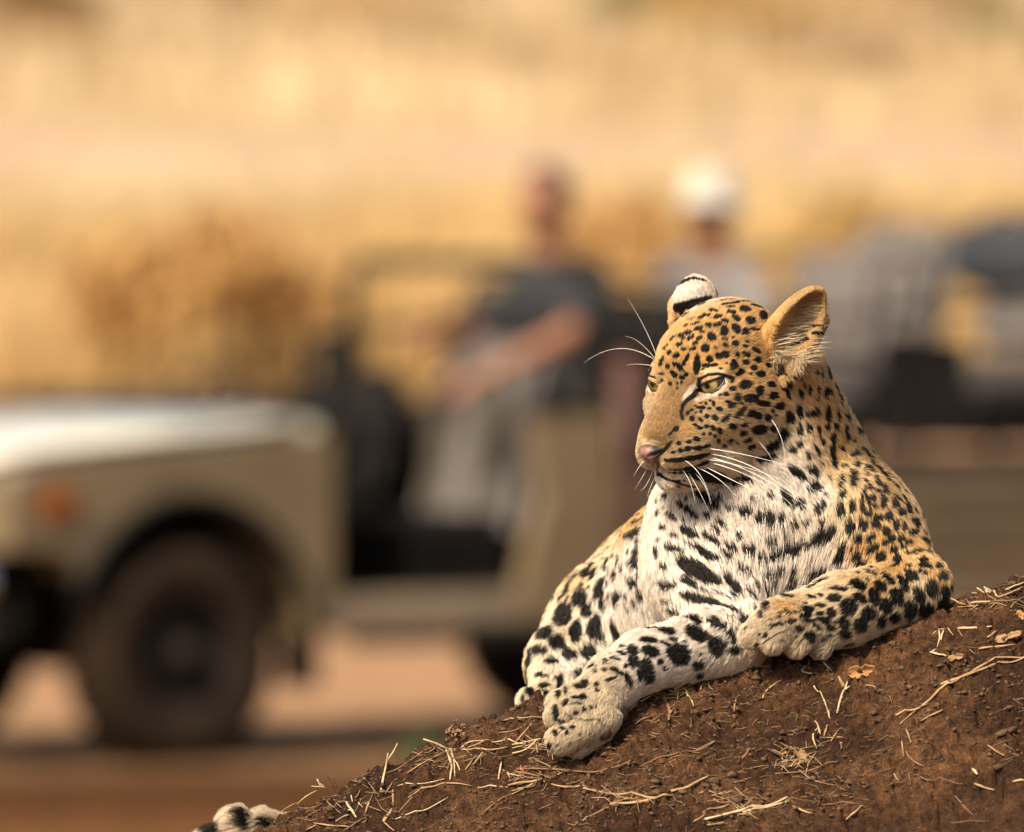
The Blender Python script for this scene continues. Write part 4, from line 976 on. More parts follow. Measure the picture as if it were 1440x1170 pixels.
# soil crumbs: thousands of loose clods, one mass
def crumbs(n, smin_, smax_, seed, flat=0.75):
    r = np.random.default_rng(seed)
    base = np.array([(0, 0, 1), (0, 0, -1), (1, 0, 0), (-1, 0, 0), (0, 1, 0), (0, -1, 0), (.6, .6, .55), (-.6, .6, .5), (.6, -.6, .5), (-.6, -.6, .55), (.6, .55, -.6), (-.55, -.6, -.6)], float)
    fc = [(0, 2, 6), (0, 6, 4), (2, 4, 6), (0, 4, 7), (0, 7, 3), (4, 3, 7), (0, 5, 8), (0, 8, 2), (5, 2, 8), (0, 3, 9), (0, 9, 5), (3, 5, 9), (1, 4, 10), (1, 10, 2), (4, 2, 10), (1, 3, 4), (1, 5, 11), (1, 11, 3), (5, 3, 11), (1, 2, 5)]
    tp = base[:, [0, 2, 1]]; fc = [f if np.dot(np.cross(tp[f[1]] - tp[f[0]], tp[f[2]] - tp[f[0]]), tp[list(f)].mean(0)) > 0 else f[::-1] for f in fc]
    V, F = [], []
    xs = r.uniform(300, 1480, n * 3); ds = r.uniform(-320, 60, n * 3)
    keepn = fbm(np.stack([xs / 70, ds / 70, 0 * xs], -1), 2, seed) + r.uniform(-.45, .45, len(xs)) > 0
    xs, ds = xs[keepn][:n], ds[keepn][:n]
    hs = mound_fine(xs, ds, mound_py(xs, ds))
    for k in range(len(xs)):
        s = smin_ * (smax_ / smin_) ** (r.random() ** 2.6)
        v = base * r.uniform(0.45, 1.35, (12, 1)) * s * np.array([1, 1, flat])
        a = r.uniform(0, 6.28); c_, s_ = math.cos(a), math.sin(a)
        v = np.stack([v[:, 0] * c_ - v[:, 1] * s_, v[:, 2], v[:, 0] * s_ + v[:, 1] * c_], -1)
        v = v + np.array([xs[k], hs[k] - s * 0.25, ds[k]])
        F += [tuple(q + len(V) * 12 for q in f) for f in fc]; V.append(v)
    return W(np.concatenate(V)), np.array(F)
CRUMB = mat_noise('soil_crumb', (0.045, 0.023, 0.012), (0.12, 0.068, 0.037), 130, 5, 0.95)
cv, cf = crumbs(8000, 0.7, 5.0, 71); cv2, cf2 = crumbs(420, 4.0, 11.0, 73, 0.55)
cf = np.concatenate([cf, cf2 + len(cv)]); cv = np.concatenate([cv, cv2])
tag(link('soil_crumbs', mesh_np('soil_crumbs', cv, cf), CRUMB, None, False), 'loose brown soil crumbs covering the mound', 'soil', kind='stuff')
# ------------------------------------------------------------------ straw
PALE_S = mat_noise('straw_pale', (0.33, 0.23, 0.13), (0.54, 0.41, 0.255), 60, 4, 0.75, 0.3, 300, dist=0.002)
TAN_S = mat_noise('straw_tan', (0.21, 0.12, 0.062), (0.38, 0.235, 0.125), 60, 4, 0.75, 0.3, 300, dist=0.002)
RED_S = mat_noise('straw_red', (0.14, 0.07, 0.04), (0.25, 0.135, 0.078), 60, 4, 0.8, 0.3, 300, dist=0.002)
DRK_S = mat_noise('twig_dark', (0.035, 0.022, 0.016), (0.09, 0.055, 0.04), 60, 4, 0.85, 0.3, 300, dist=0.002)
def stalk_mesh(name, lines, mat, flat=0.6, wob=1.0):
    """lines: list of (photo points, radius px); joined as one stalk. Lies on the mound where the sight line meets it."""
    V, F = [], []
    for pts, r in lines:
        P = []; last = None
        for q in pts:
            h = mhit(*q)
            if h is None and last is None:
                for q2 in pts:
                    h2 = mhit(*q2)
                    if h2 is not None: last = h2[0].y; break
                if last is None: last = DL
            if h is None: w = at(q[0], q[1], last)
            else:
                w = h[0] + h[1] * ((r * 0.9 + 1.0) / K); last = w.y
            P.append(np.array(w))
        P = np.array(P)
        # resample with a slight natural wobble
        seg = np.r_[0, np.cumsum(np.linalg.norm(np.diff(P, axis=0), axis=1))]; n = max(5, int(seg[-1] * K / 7))
        u = np.linspace(0, seg[-1], n); Q = np.stack([np.interp(u, seg, P[:, k]) for k in range(3)], 1)
        for _ in range(2): Q[1:-1] = (Q[:-2] + 2 * Q[1:-1] + Q[2:]) / 4
        lpq = W_inv(Q); top = mound_fine(lpq[:, 0], lpq[:, 2], mound_py(lpq[:, 0], lpq[:, 2]), False)
        over = np.maximum(lpq[:, 1] + r * 0.5 - top, 0); over = np.minimum(over, 9)
        for _ in range(3): over = np.maximum(over, np.convolve(np.pad(over, 1, 'edge'), (.25, .5, .25), 'valid'))
        Q[:, 2] += over / K
        Q[:, 2] += wob * r * 0.35 / K * np.sin(np.linspace(0, rng.uniform(3, 9), n) + rng.uniform(0, 6))
        rr = r / K * (1 - 0.35 * np.abs(np.linspace(-0.6, 1, n)) ** 2) * (1 + 0.12 * rng.normal(size=n))
        sg = 6; b0 = len(V)
        for k in range(n):
            tg = Q[min(k + 1, n - 1)] - Q[max(k - 1, 0)]; tg /= np.linalg.norm(tg) + 1e-9
            s_ = np.cross(tg, (0.05, -0.65, 0.76)); s_ /= np.linalg.norm(s_) + 1e-9; u_ = np.cross(s_, tg)
            for j in range(sg):
                th = 6.2832 * j / sg; V.append(Q[k] + (s_ * math.cos(th) + u_ * math.sin(th) * flat) * rr[k])
        for k in range(n - 1):
            for j in range(sg): F.append((b0 + k * sg + j, b0 + k * sg + (j + 1) % sg, b0 + (k + 1) * sg + (j + 1) % sg, b0 + (k + 1) * sg + j))
        F.append(tuple(b0 + j for j in range(sg))[::-1]); F.append(tuple(b0 + (n - 1) * sg + j for j in range(sg)))
    me = bpy.data.meshes.new(name); me.from_pydata([tuple(v) for v in V], [], F)
    return link(name, me, mat)
STRAW = [  # (origin, scale), rows: letter (p pale, t tan, r reddish, d dark), then width and points; + joins to the row before
((380, 1000, 4.0), """p9:860,158/1000,222 t9:1000,228/1200,235/1335,205 t5:765,355/860,295/985,230 r5:580,425/700,340/940,212 p7:1250,180/1440,188 p6:1075,215/1130,175/1205,172 t5:1110,215/1250,190 p6:710,428/860,415/980,390 t8:770,495/880,440/1060,412/1130,425 t3:720,580/800,490 p6:705,618/860,580/1000,490 p6:1170,442/1340,442 p7:1310,275/1290,390 t9:1310,335/1345,410 t5:1100,340/1160,250 t8:1140,310/1195,235 r5:1170,595/1300,510/1430,445 t6:150,530/190,480/260,452 d6:320,365/360,440 d5:345,370/380,440 t8:250,640/440,660 t8:205,680/260,650 t8:370,630/400,600/450,590 p9:430,520/480,590 p10:430,565/490,605 p5:455,480/465,520 p6:500,520/525,550 t10:540,580/560,520 t8:695,460/695,540 t14:640,630/690,560 t7:640,630/690,680 r8:610,460/700,462 t2:40,600/80,545/150,520 t10:1340,425/1440,410 t5:1370,400/1440,375 p5:1335,360/1420,372 t8:1300,60/1360,60/1440,50 t4:1280,130/1360,120/1440,75 t5:1395,170/1440,110 r5:520,610/480,640/410,680 t4:690,410/640,480"""),
((720, 1000, 4.0), """t7:0,60/120,45/200,40 t6:25,175/130,55 p9:0,190/90,180/160,160 p8:0,245/80,230/150,190 p6:0,215/130,190 r8:20,335/260,335/490,355/600,325/665,285 r9:20,345/160,378 t12:0,420/180,390 t6:0,475/170,400 t7:185,400/250,430/460,462 t10:395,440/560,460/700,480/760,498/900,485 t14:555,535/700,520/890,490 t6:405,635/470,580/550,545 t12:900,465/990,440/1110,370 r5:715,320/850,265/1030,235/1180,198 t8:1080,590/1225,535 r8:1025,635/1080,600 t7:1050,480/1160,488/1245,450 r5:1080,525/1250,490/1400,460 r5:1270,350/1350,320/1440,310 r4:690,85/740,45/810,25 p6:620,30/665,0 t8:1100,650/1200,635 t3:430,175/440,260 t6:1280,590/1390,620 t6:830,525/890,485 r8:1300,280/1340,230 r4:150,560/240,520 r4:960,130/1010,160 t4:1250,410/1350,380"""),
((1080, 1000, 4.0), """d12:0,225/130,280 r8:130,285/205,330 r8:180,340/260,400/350,420/435,465 t10:145,545/255,585 r6:310,535/400,525/520,530 t9:450,620/525,540 p6:285,100/245,140/270,215 t9:310,150/335,85 t6:300,155/430,160 t5:360,175/400,115 r5:0,310/150,300 r6:40,355/220,350/400,290 t7:780,100/810,185 t6:760,175/770,260 t5:780,230/800,280/885,315 t5:700,380/745,400 r5:820,375/920,410/1100,420 t9:1170,418/1280,458 t8:1240,200/1335,260 p12:1160,335/1190,365 t7:750,88/840,15 t9:865,62/985,0 r5:1060,490/1110,550/1165,595 p9:1380,405/1440,402 p6:345,0/350,45 t4:30,190/90,220 r6:395,370/470,440 t4:530,380/580,350 r4:1030,640/1250,630"""),
((1180, 820, 5.538), """t16:790,800/970,735/1150,640/1290,580/1440,585 t14:1095,518/1370,490 p10:810,380/800,470 p7:730,410/770,375 t9:820,370/905,420 p16:925,365/1050,355/1180,345 t12:1160,435/1230,380 t10:700,1052/815,990 t14:0,740/45,820 p14:20,910/80,815 t8:210,800/325,845 t14:870,120/990,180 p18:1045,95/1250,110 p12:1075,40/1150,85 p12:1130,30/1200,80 p14:1000,160/1190,145 t14:1250,120/1440,40 p12:1290,60/1440,0 t10:930,190/1100,185 p8:725,550/765,515 r8:930,370/970,430 t7:290,330/480,295"""),
((880, 900, 4.5), """r10:220,290/330,320/440,270 t12:310,320/430,270/540,262/640,215 t12:320,215/460,265 r10:295,260/345,180 p10:0,470/80,400/160,362 r7:60,545/120,495/180,480 p8:380,345/430,440 t9:870,375/880,320/990,260 t8:695,380/690,480 p8:1250,150/1305,205 t8:1160,130/1160,180/1115,210 p12:735,145/835,130 t10:1350,240/1390,300 p10:1340,470/1360,380/1415,300 r6:440,715/510,680/600,672 r9:400,295/430,280/450,240 r6:180,260/260,230/330,215 t6:480,320/490,270"""),
]
SL = {'p': (PALE_S, 'straw_stalk', 'straw', 'pale cream straw', 'pale straw stalks on the mound'), 't': (TAN_S, 'grass_stalk', 'straw', 'tan dry grass stalk', 'tan grass stalks on the mound'),
      'r': (RED_S, 'rootlet', 'rootlet', 'reddish brown rootlet', 'reddish rootlets on the mound'), 'd': (DRK_S, 'twig', 'twig', 'dark grey twig', 'dark twigs on the mound')}
MARKS = [(800, 1040, 'beside the stretched paw'), (760, 1050, 'left of the stretched paw'), (930, 985, 'under the stretched foreleg'), (1090, 930, 'below the folded paw'), (1345, 850, 'heaped behind the elbow'), (1300, 880, 'on bare soil in front of the elbow'),
         (640, 1035, 'near the dried flower head'), (545, 1080, 'near the upright forked stalk'), (500, 1140, 'in the pale straw pile'), (450, 1110, 'on the thin mound edge'), (655, 1090, 'below the split straw blade'),
         (1360, 960, 'along the long curved branch'), (1425, 920, 'above the long curved branch'), (1213, 945, 'near the curled orange leaf'), (1130, 1065, 'around the crumpled brown leaf'), (870, 1130, 'on the soil well below the paw'), (1040, 1140, 'near the thick split stem'),
         (980, 1090, 'between the paw and the thick stem'), (1160, 1130, 'right of the thick split stem'), (1290, 1050, 'below the foot of the long branch'), (1360, 1110, 'on bare soil far below the long branch'), (1010, 1000, 'on the slope between both paws')]
def rows_of(o, s, txt):
    for r in txt.split():
        h, p = r.split(':'); k, wd = h[0], float(h[1:])
        yield k, wd / s / 2, [(o[0] + float(a.split(',')[0]) / s, o[1] + float(a.split(',')[1]) / s) for a in p.split('/')]
for (ox, oy, s), txt in STRAW:
    for k, r, pts in rows_of((ox, oy), s, txt):
        mat, nam, cat, col_, grp = SL[k]
        q = np.array(pts); L = np.linalg.norm(np.diff(q, axis=0), axis=1).sum(); ch = np.linalg.norm(q[-1] - q[0]); mc = q.mean(0)
        near = min(MARKS, key=lambda m: (m[0] - mc[0]) ** 2 + (m[1] - mc[1]) ** 2)[2]
        words = ('short' if L < 18 else 'long' if L > 55 else '') + (' thick' if r > 1.05 else ' thin' if r < 0.65 else '') + (' bent' if L > ch * 1.03 else ' straight')
        ang_ = abs(math.degrees(math.atan2(q[-1][1] - q[0][1], q[-1][0] - q[0][0]))) % 180
        tilt = ' steep' if 50 < ang_ < 130 else ''
        tag(stalk_mesh(nam, [(pts, max(r * 1.45, 0.7))], mat), (words + tilt + ' ' + col_ + ' ' + near).strip().replace('  ', ' '), cat, grp)
def px4(ox, oy, s, *pts): return [(ox + a / s, oy + b / s) for a, b in pts]
SINGLES = [
 ('forked_stalk', [(px4(380, 1000, 4, (625, 450), (650, 330), (662, 240)), 1.5), (px4(380, 1000, 4, (655, 285), (690, 235), (715, 185)), 1.0)], PALE_S, 'upright forked pale straw stalk standing on the mound edge', 'straw'),
 ('split_straw', [(px4(380, 1000, 4, (985, 215), (1015, 270), (1030, 320), (1012, 400)), 1.6), (px4(380, 1000, 4, (1000, 225), (1030, 280), (1065, 345)), 1.1), (px4(380, 1000, 4, (1005, 225), (1035, 300), (1040, 375)), 1.1)], PALE_S, 'split pale straw blade hanging in three strips below crossed stalks', 'straw'),
 ('straw_tuft', [(px4(380, 1000, 4, (230, 425), (310, 432)), .9), (px4(380, 1000, 4, (262, 388), (285, 430)), 1.2), (px4(380, 1000, 4, (305, 430), (268, 405)), .9)], PALE_S, 'small pale frayed straw tuft on the mound edge', 'straw'),
 ('thick_stalk', [(px4(720, 1000, 4, (1085, 615), (1250, 580), (1440, 540), (1550, 490)), 2.1), (px4(720, 1000, 4, (1300, 580), (1440, 548), (1565, 515)), 1.8)], PALE_S, 'thick pale split stem lying low on the mound front', 'stem'),
 ('long_branch', [(px4(1180, 820, 5.538, (450, 1052), (620, 1000), (760, 890), (980, 735), (1150, 670), (1300, 630), (1440, 605), (1600, 560)), 2.0)], TAN_S, 'long curved tan branch climbing the mound beyond the elbow', 'branch'),
 ('curled_straw', [(px4(1080, 1000, 4, (265, 65), (295, 100), (300, 140)), 1.1), (px4(1080, 1000, 4, (290, 100), (285, 130)), .9)], PALE_S, 'small hooked pale straw standing among litter on the mound', 'straw'),
 ('arched_straw', [(px4(880, 900, 4.5, (1195, 295), (1220, 360), (1280, 440), (1298, 505)), 1.1)], PALE_S, 'single arched pale straw below the folded paw', 'straw'),
 ('drooping_straw', [(px4(1180, 820, 5.538, (785, 370), (795, 440), (770, 510)), 1.2), (px4(1180, 820, 5.538, (790, 365), (812, 380)), .8)], PALE_S, 'drooping pale straw bundle on the soil right of the elbow', 'straw'),
 ('knotted_root', [(px4(880, 900, 4.5, (240, 320), (255, 400), (290, 430), (270, 515)), 2.1), (px4(880, 900, 4.5, (285, 430), (345, 405)), .9)], RED_S, 'thick bent pinkish root piece below the stretched foreleg', 'root'),
 ('root_stub', [(px4(880, 900, 4.5, (145, 335), (185, 355), (212, 378)), 2.2)], RED_S, 'short thick root stub beside the stretched paw', 'root'),
 ('grey_stick', [(px4(880, 900, 4.5, (590, 165), (660, 120), (735, 75)), 2.3)], DRK_S, 'dark grey stick poking out between the two forelegs', 'stick'),
 ('bark_chip', [(px4(720, 1000, 4, (880, 62), (888, 30), (896, 0)), 2.3)], TAN_S, 'broad tan bark chip lying below the foreleg', 'bark chip'),
 ('wood_chip', [(px4(1180, 820, 5.538, (722, 548), (780, 560), (840, 572)), 1.9)], PALE_S, 'flat pinkish wood chip below the drooping straw', 'wood chip'),
 ('flat_chip', [(px4(880, 900, 4.5, (1122, 213), (1160, 222), (1198, 228)), 1.9)], PALE_S, 'flat pale chip just below the folded paw', 'wood chip'),
]
for nm_, lines, mat, lab, cat in SINGLES:
    o = tag(stalk_mesh(nm_, lines[:1], mat, 0.55), lab, cat)
    for ln in lines[1:]: stalk_mesh('strip', [ln], mat, 0.55).parent = o
# dry leaves
LEAF_M = mat_noise('dry_leaf', (0.26, 0.115, 0.04), (0.44, 0.22, 0.085), 40, 5, 0.6, 0.4, 200, dist=0.002)
LEAF_B = mat_noise('dry_leaf_brown', (0.16, 0.085, 0.042), (0.30, 0.17, 0.085), 40, 5, 0.65, 0.4, 200, dist=0.002)
def leaf(px, py, L, Wd, ang, curl, mat, label, name='dry_leaf'):
    h = mhit(px, py)
    if h is None: return
    n = h[1]; ca, sa = math.cos(ang), math.sin(ang)
    ex = (Vector((1, 0, 0)) - n * n.x).normalized(); ey = n.cross(ex)
    ax = ex * ca + ey * sa; ay = n.cross(ax); V, F = [], []
    nu, nv = 12, 7
    for i in range(nu):
        u = i / (nu - 1); wv = Wd * (math.sin(math.pi * u ** 0.8) ** 0.8) * (1 + 0.30 * math.sin(9 * u + px) + 0.2 * math.sin(23 * u)); 
        for j in range(nv):
            v = j / (nv - 1) * 2 - 1
            z = curl * (abs(v) ** 1.6) * wv * 0.35 + 1.6 * math.sin(u * 6 + v * 2.5 + px) + 1.0 * math.sin(u * 13 + v * 7) + curl * 14 * (u - 0.5) ** 2
            for sgn in (0,): V.append(h[0] + (ax * ((u - 0.5) * L) + ay * (v * wv * 0.5) + n * (z + 1.5)) / K)
    for i in range(nu - 1):
        for j in range(nv - 1): F.append((i * nv + j, (i + 1) * nv + j, (i + 1) * nv + j + 1, i * nv + j + 1))
    me = bpy.data.meshes.new(name); me.from_pydata([tuple(v) for v in V], [], F)
    o = link(name, me, mat); so_ = o.modifiers.new('thick', 'SOLIDIFY'); so_.thickness = 0.0007
    tag(o, label, 'leaf'); return o
leaf(1213, 945, 42, 19, 0.15, 0.9, LEAF_M, 'curled orange dry leaf lying below the folded paw')
leaf(1420, 897, 40, 14, 0.1, 0.5, LEAF_B, 'tan dry leaf near the top of the mound slope')
leaf(1436, 866, 20, 12, 0.3, 0.5, LEAF_M, 'small orange leaf scrap at the mound crest')
leaf(1128, 1065, 24, 12, -0.2, 0.8, LEAF_B, 'crumpled brown leaf in the litter heap on the mound')
leaf(1186, 1052, 13, 9, 0.6, 0.8, LEAF_B, 'tiny folded brown leaf beside the litter heap')
leaf(1100, 1060, 16, 8, 0.9, 0.7, LEAF_M, 'small orange leaf fragment under the dark twig')
leaf(735, 1088, 20, 8, -0.3, 0.6, LEAF_M, 'narrow orange leaf among straw below the paw')
leaf(1345, 925, 24, 10, 0.2, 0.3, LEAF_B, 'flat brown leaf scrap beside the long branch')
# dried flower head on the mound edge
fr = empty('dried_flower_head', tuple(at(638, 1045, DL))); tag(fr, 'crumpled brown dried flower head on the mound edge', 'flower head'); bpy.context.view_layer.update()
adopt(stalk_mesh('stem', [([(648, 1050), (642, 1036), (638, 1026)], 1.2)], DRK_S), fr)
DRY_B = mat_noise('dried_bract', (0.14, 0.07, 0.035), (0.30, 0.17, 0.09), 60, 4, 0.85)
hh = mhit(640, 1053) or mhit(640, 1060); yd = hh[0].y
for k in range(34):
    bx, by = 640 + rng.normal(0, 6.5), 1033 + rng.normal(0, 6); L = rng.uniform(5, 11); an_ = rng.uniform(-2.6, -0.5)
    p0 = at(bx, by, yd + rng.uniform(-8, 8) / K); p1 = at(bx + L * math.cos(an_) * .6, by + L * math.sin(an_) * .6, yd + rng.uniform(-10, 10) / K); p2 = at(bx + L * math.cos(an_ + .7), by + L * math.sin(an_ + .7) * .8, yd + rng.uniform(-12, 12) / K)
    tube('bract', [p0, p1, p2], [0.0012, 0.0016, 0.0005], DRY_B, fr, 5)
# fine litter: nobody could count it
V, F = [], []
NL = 1500
for k in range(NL * 3):
    if len(V) > NL * 9: break
    x, d = rng.uniform(380, 1480), rng.uniform(-320, 40)
    if fbm(np.array([[x / 90, d / 90, 3.0]]), 2, 77)[0] + rng.uniform(-.35, .35) < 0.02: continue
    L = rng.uniform(5, 26); a = rng.normal(0.1, 0.8); pts = []
    c_ = np.array([math.cos(a), math.sin(a)]); bend = rng.normal(0, 0.25)
    xs_ = x + np.array([-.5, 0, .5]) * L * c_[0]; ds_ = d + np.array([-.5, bend, .5]) * L * c_[1]
    hs_ = mound_fine(xs_, ds_, mound_py(xs_, ds_)); hs_ = hs_.min() * 0.6 + hs_ * 0.4
    r = rng.uniform(0.25, 0.7)
    b0 = len(V)
    for q in range(3):
        for j in range(3):
            th = 2.094 * j; V.append((xs_[q] + r * math.cos(th) * c_[1], hs_[q] - r * math.sin(th) - r * .6, ds_[q] + r * math.cos(th) * c_[0]))
    for q in range(2):
        for j in range(3): F.append((b0 + q * 3 + j, b0 + q * 3 + (j + 1) % 3, b0 + q * 3 + 3 + (j + 1) % 3, b0 + q * 3 + 3 + j))
TV, TF = [], []
HEAPS = [(500, 1135, 60, 26), (640, 1062, 45, 14), (760, 1050, 30, 12), (750, 1090, 36, 14), (880, 1122, 70, 10), (1120, 1068, 26, 12), (1390, 848, 50, 10), (955, 968, 40, 9), (1050, 1130, 60, 16)]
for hx, hy, sx, sy in HEAPS:
    for _ in range(24):
        cx, cy = rng.normal(hx, sx * .55), rng.normal(hy, sy * .55); L = rng.uniform(10, 46); a = rng.normal(-0.1, 0.6); bend = rng.normal(0, 0.12) * L
        pts_ = [(cx - L / 2 * math.cos(a), cy - L / 2 * math.sin(a)), (cx - bend * math.sin(a), cy + bend * math.cos(a)), (cx + L / 2 * math.cos(a), cy + L / 2 * math.sin(a))]
        hs_ = [mhit(*q) for q in pts_]
        if any(h is None for h in hs_): continue
        r = rng.uniform(0.4, 1.0) / K; P_ = [h[0] + h[1] * (r + rng.uniform(0.3, 3.5) / K) for h in hs_]; tg = (P_[2] - P_[0]).normalized(); n0 = hs_[1][1]; s0 = tg.cross(n0).normalized()
        b0 = len(TV)
        for q in range(3):
            for j in range(4):
                th = 1.5708 * j; TV.append(tuple(P_[q] + (s0 * math.cos(th) + n0 * math.sin(th) * .7) * r * (1 if q < 2 else .7)))
        for q in range(2):
            for j in range(4): TF.append((b0 + q * 4 + j, b0 + q * 4 + (j + 1) % 4, b0 + q * 4 + 4 + (j + 1) % 4, b0 + q * 4 + 4 + j))
TNG = mat_noise('tangled_straw', (0.13, 0.075, 0.04), (0.38, 0.255, 0.145), 22, 4, 0.8)
tag(link('tangled_straw', mesh_np('tangled_straw', np.array(TV), np.array(TF)), TNG), 'tangled broken dry grass in small heaps over the mound', 'straw', kind='stuff')
LIT = mat_noise('litter', (0.09, 0.048, 0.028), (0.30, 0.19, 0.105), 25, 5, 0.85)
tag(link('straw_litter', mesh_np('straw_litter', W(np.array(V)), np.array(F)), LIT), 'fine broken straw and root litter over the mound', 'litter', kind='stuff')
print('mound done', round(_t.time() - _t0, 1))
# ------------------------------------------------------------------ open safari vehicle, built in its own metres: x forward, y towards its left side, z up, origin under the front axle
TH = math.radians(38)
CAR_D = 39.95
p_near = at(238, 1072, CAR_D)                                # contact of the near front wheel
fwd = Vector((-math.cos(TH), -math.sin(TH), 0)); lef = Vector((math.sin(TH), -math.cos(TH), 0))
car_o = Vector((p_near.x, p_near.y, 0)) - lef * 0.76
car = empty('safari_vehicle', car_o, math.atan2(fwd.y, fwd.x)); tag(car, 'beige open safari vehicle with tiered seats parked behind the mound', 'safari vehicle')
def car_w(x, y, z): return car_o + fwd * x + lef * y + Vector((0, 0, z))
def bm_obj(name, bm, mat, par, smooth=False, bev=0.0):
    if bev: bmesh.ops.bevel(bm, geom=list(bm.edges), offset=bev, segments=2, affect='EDGES', clamp_overlap=True)
    bmesh.ops.recalc_face_normals(bm, faces=bm.faces)
    me = bpy.data.meshes.new(name); bm.to_mesh(me); bm.free(); o = link(name, me, mat, None, smooth); o.parent = par; return o
def add_box(bm, c, s, rot=None):
    M = Matrix.Translation(c)
    if rot is not None: M = M @ rot
    bmesh.ops.create_cube(bm, size=1.0, matrix=M @ Matrix.Diagonal((*s, 1)))
def box(name, c, s, mat, par, bev=0.02, rot=None):
    bm = bmesh.new(); add_box(bm, c, s, rot); return bm_obj(name, bm, mat, par, False, bev)
def prism(name, prof, y0, y1, mat, par, bev=0.0):
    """profile (x,z) extruded from y0 to y1"""
    bm = bmesh.new(); a = [bm.verts.new((x, y0, z)) for x, z in prof]; b = [bm.verts.new((x, y1, z)) for x, z in prof]; n = len(prof)
    bm.faces.new(a); bm.faces.new(b[::-1])
    for i in range(n): bm.faces.new((a[i], b[i], b[(i + 1) % n], a[(i + 1) % n]))
    return bm_obj(name, bm, mat, par, False, bev)
def lathe(name, prof, mat, par, loc=(0, 0, 0), axis='Y', seg=40, smooth=True):
    """profile (r, h) spun round an axis"""
    V, F = [], []
    for r, h in prof:
        for k in range(seg):
            a = 2 * math.pi * k / seg; c_, s_ = r * math.cos(a), r * math.sin(a)
            V.append({'Y': (c_, h, s_), 'X': (h, c_, s_), 'Z': (c_, s_, h)}[axis])
    for i in range(len(prof) - 1):
        for k in range(seg): F.append((i * seg + k, i * seg + (k + 1) % seg, (i + 1) * seg + (k + 1) % seg, (i + 1) * seg + k))
    me = bpy.data.meshes.new(name); me.from_pydata(V, [], F); bm = bmesh.new(); bm.from_mesh(me); bmesh.ops.recalc_face_normals(bm, faces=bm.faces); bm.to_mesh(me); bm.free()
    o = link(name, me, mat, None, smooth); o.parent = par; o.location = loc; return o
def pipe(name, pts, r, mat, par, seg=8):
    o = tube(name, pts, [r] * len(pts), mat, None, seg); o.parent = par; return o
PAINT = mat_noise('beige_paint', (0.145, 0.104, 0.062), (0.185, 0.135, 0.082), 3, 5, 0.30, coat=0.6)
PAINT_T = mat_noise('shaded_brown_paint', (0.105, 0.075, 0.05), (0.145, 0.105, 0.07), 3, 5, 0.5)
PAINT_D = mat_noise('dusty_sill', (0.20, 0.15, 0.105), (0.27, 0.205, 0.14), 5, 5, 0.7)
BLACK = mat_noise('black_steel', (0.009, 0.008, 0.007), (0.016, 0.014, 0.012), 6, 4, 0.6, spec=0.2)
UNDER = mat_noise('underbody', (0.006, 0.005, 0.004), (0.012, 0.009, 0.007), 6, 4, 0.95, spec=0.08)
RUBBER = mat_noise('tyre_rubber', (0.018, 0.011, 0.007), (0.034, 0.021, 0.014), 9, 5, 0.9, spec=0.1)
RIM = mat_noise('wheel_rim', (0.012, 0.009, 0.007), (0.022, 0.016, 0.012), 9, 4, 0.8, spec=0.1)
CANVAS = mat_noise('grey_canvas', (0.115, 0.099, 0.097), (0.16, 0.139, 0.136), 14, 5, 0.9, 0.4, 120)
DKCAN = mat_noise('dark_canvas', (0.012, 0.010, 0.010), (0.02, 0.018, 0.017), 14, 5, 0.9, 0.4, 120, spec=0.1)
REDBR = mat_noise('red_brown_steel', (0.07, 0.03, 0.024), (0.10, 0.045, 0.035), 8, 4, 0.6)
CHROME, t, b = mat_new('chrome'); b.inputs['Base Color'].default_value = (0.75, 0.74, 0.72, 1); b.inputs['Metallic'].default_value = 1; b.inputs['Roughness'].default_value = 0.18
LENS, t, b = mat_new('lamp_lens'); b.inputs['Base Color'].default_value = (0.72, 0.72, 0.70, 1); b.inputs['Roughness'].default_value = 0.1; b.inputs['Coat Weight'].default_value = 1
AMBER, t, b = mat_new('amber_lens'); b.inputs['Base Color'].default_value = (0.26, 0.065, 0.012, 1); b.inputs['Roughness'].default_value = 0.15; b.inputs['Coat Weight'].default_value = 1
GLASS, t, b = mat_new('windscreen_glass'); b.inputs['Base Color'].default_value = (0.95, 0.97, 0.95, 1); b.inputs['Roughness'].default_value = 0.02; b.inputs['Transmission Weight'].default_value = 1.0; b.inputs['IOR'].default_value = 1.1
# chassis and floor
box('chassis', (-1.9, 0, 0.50), (5.2, 1.0, 0.14), UNDER, car, 0.02)
box('engine_block', (0.05, 0, 0.72), (1.2, 0.86, 0.5), UNDER, car, 0.03)
box('floor', (-1.25, 0, 0.585), (1.5, 1.6, 0.03), UNDER, car, 0.005)
box('axle', (0, 0, 0.40), (0.14, 1.3, 0.14), UNDER, car, 0.04)
box('axle', (-2.98, 0, 0.40), (0.14, 1.3, 0.14), UNDER, car, 0.04)
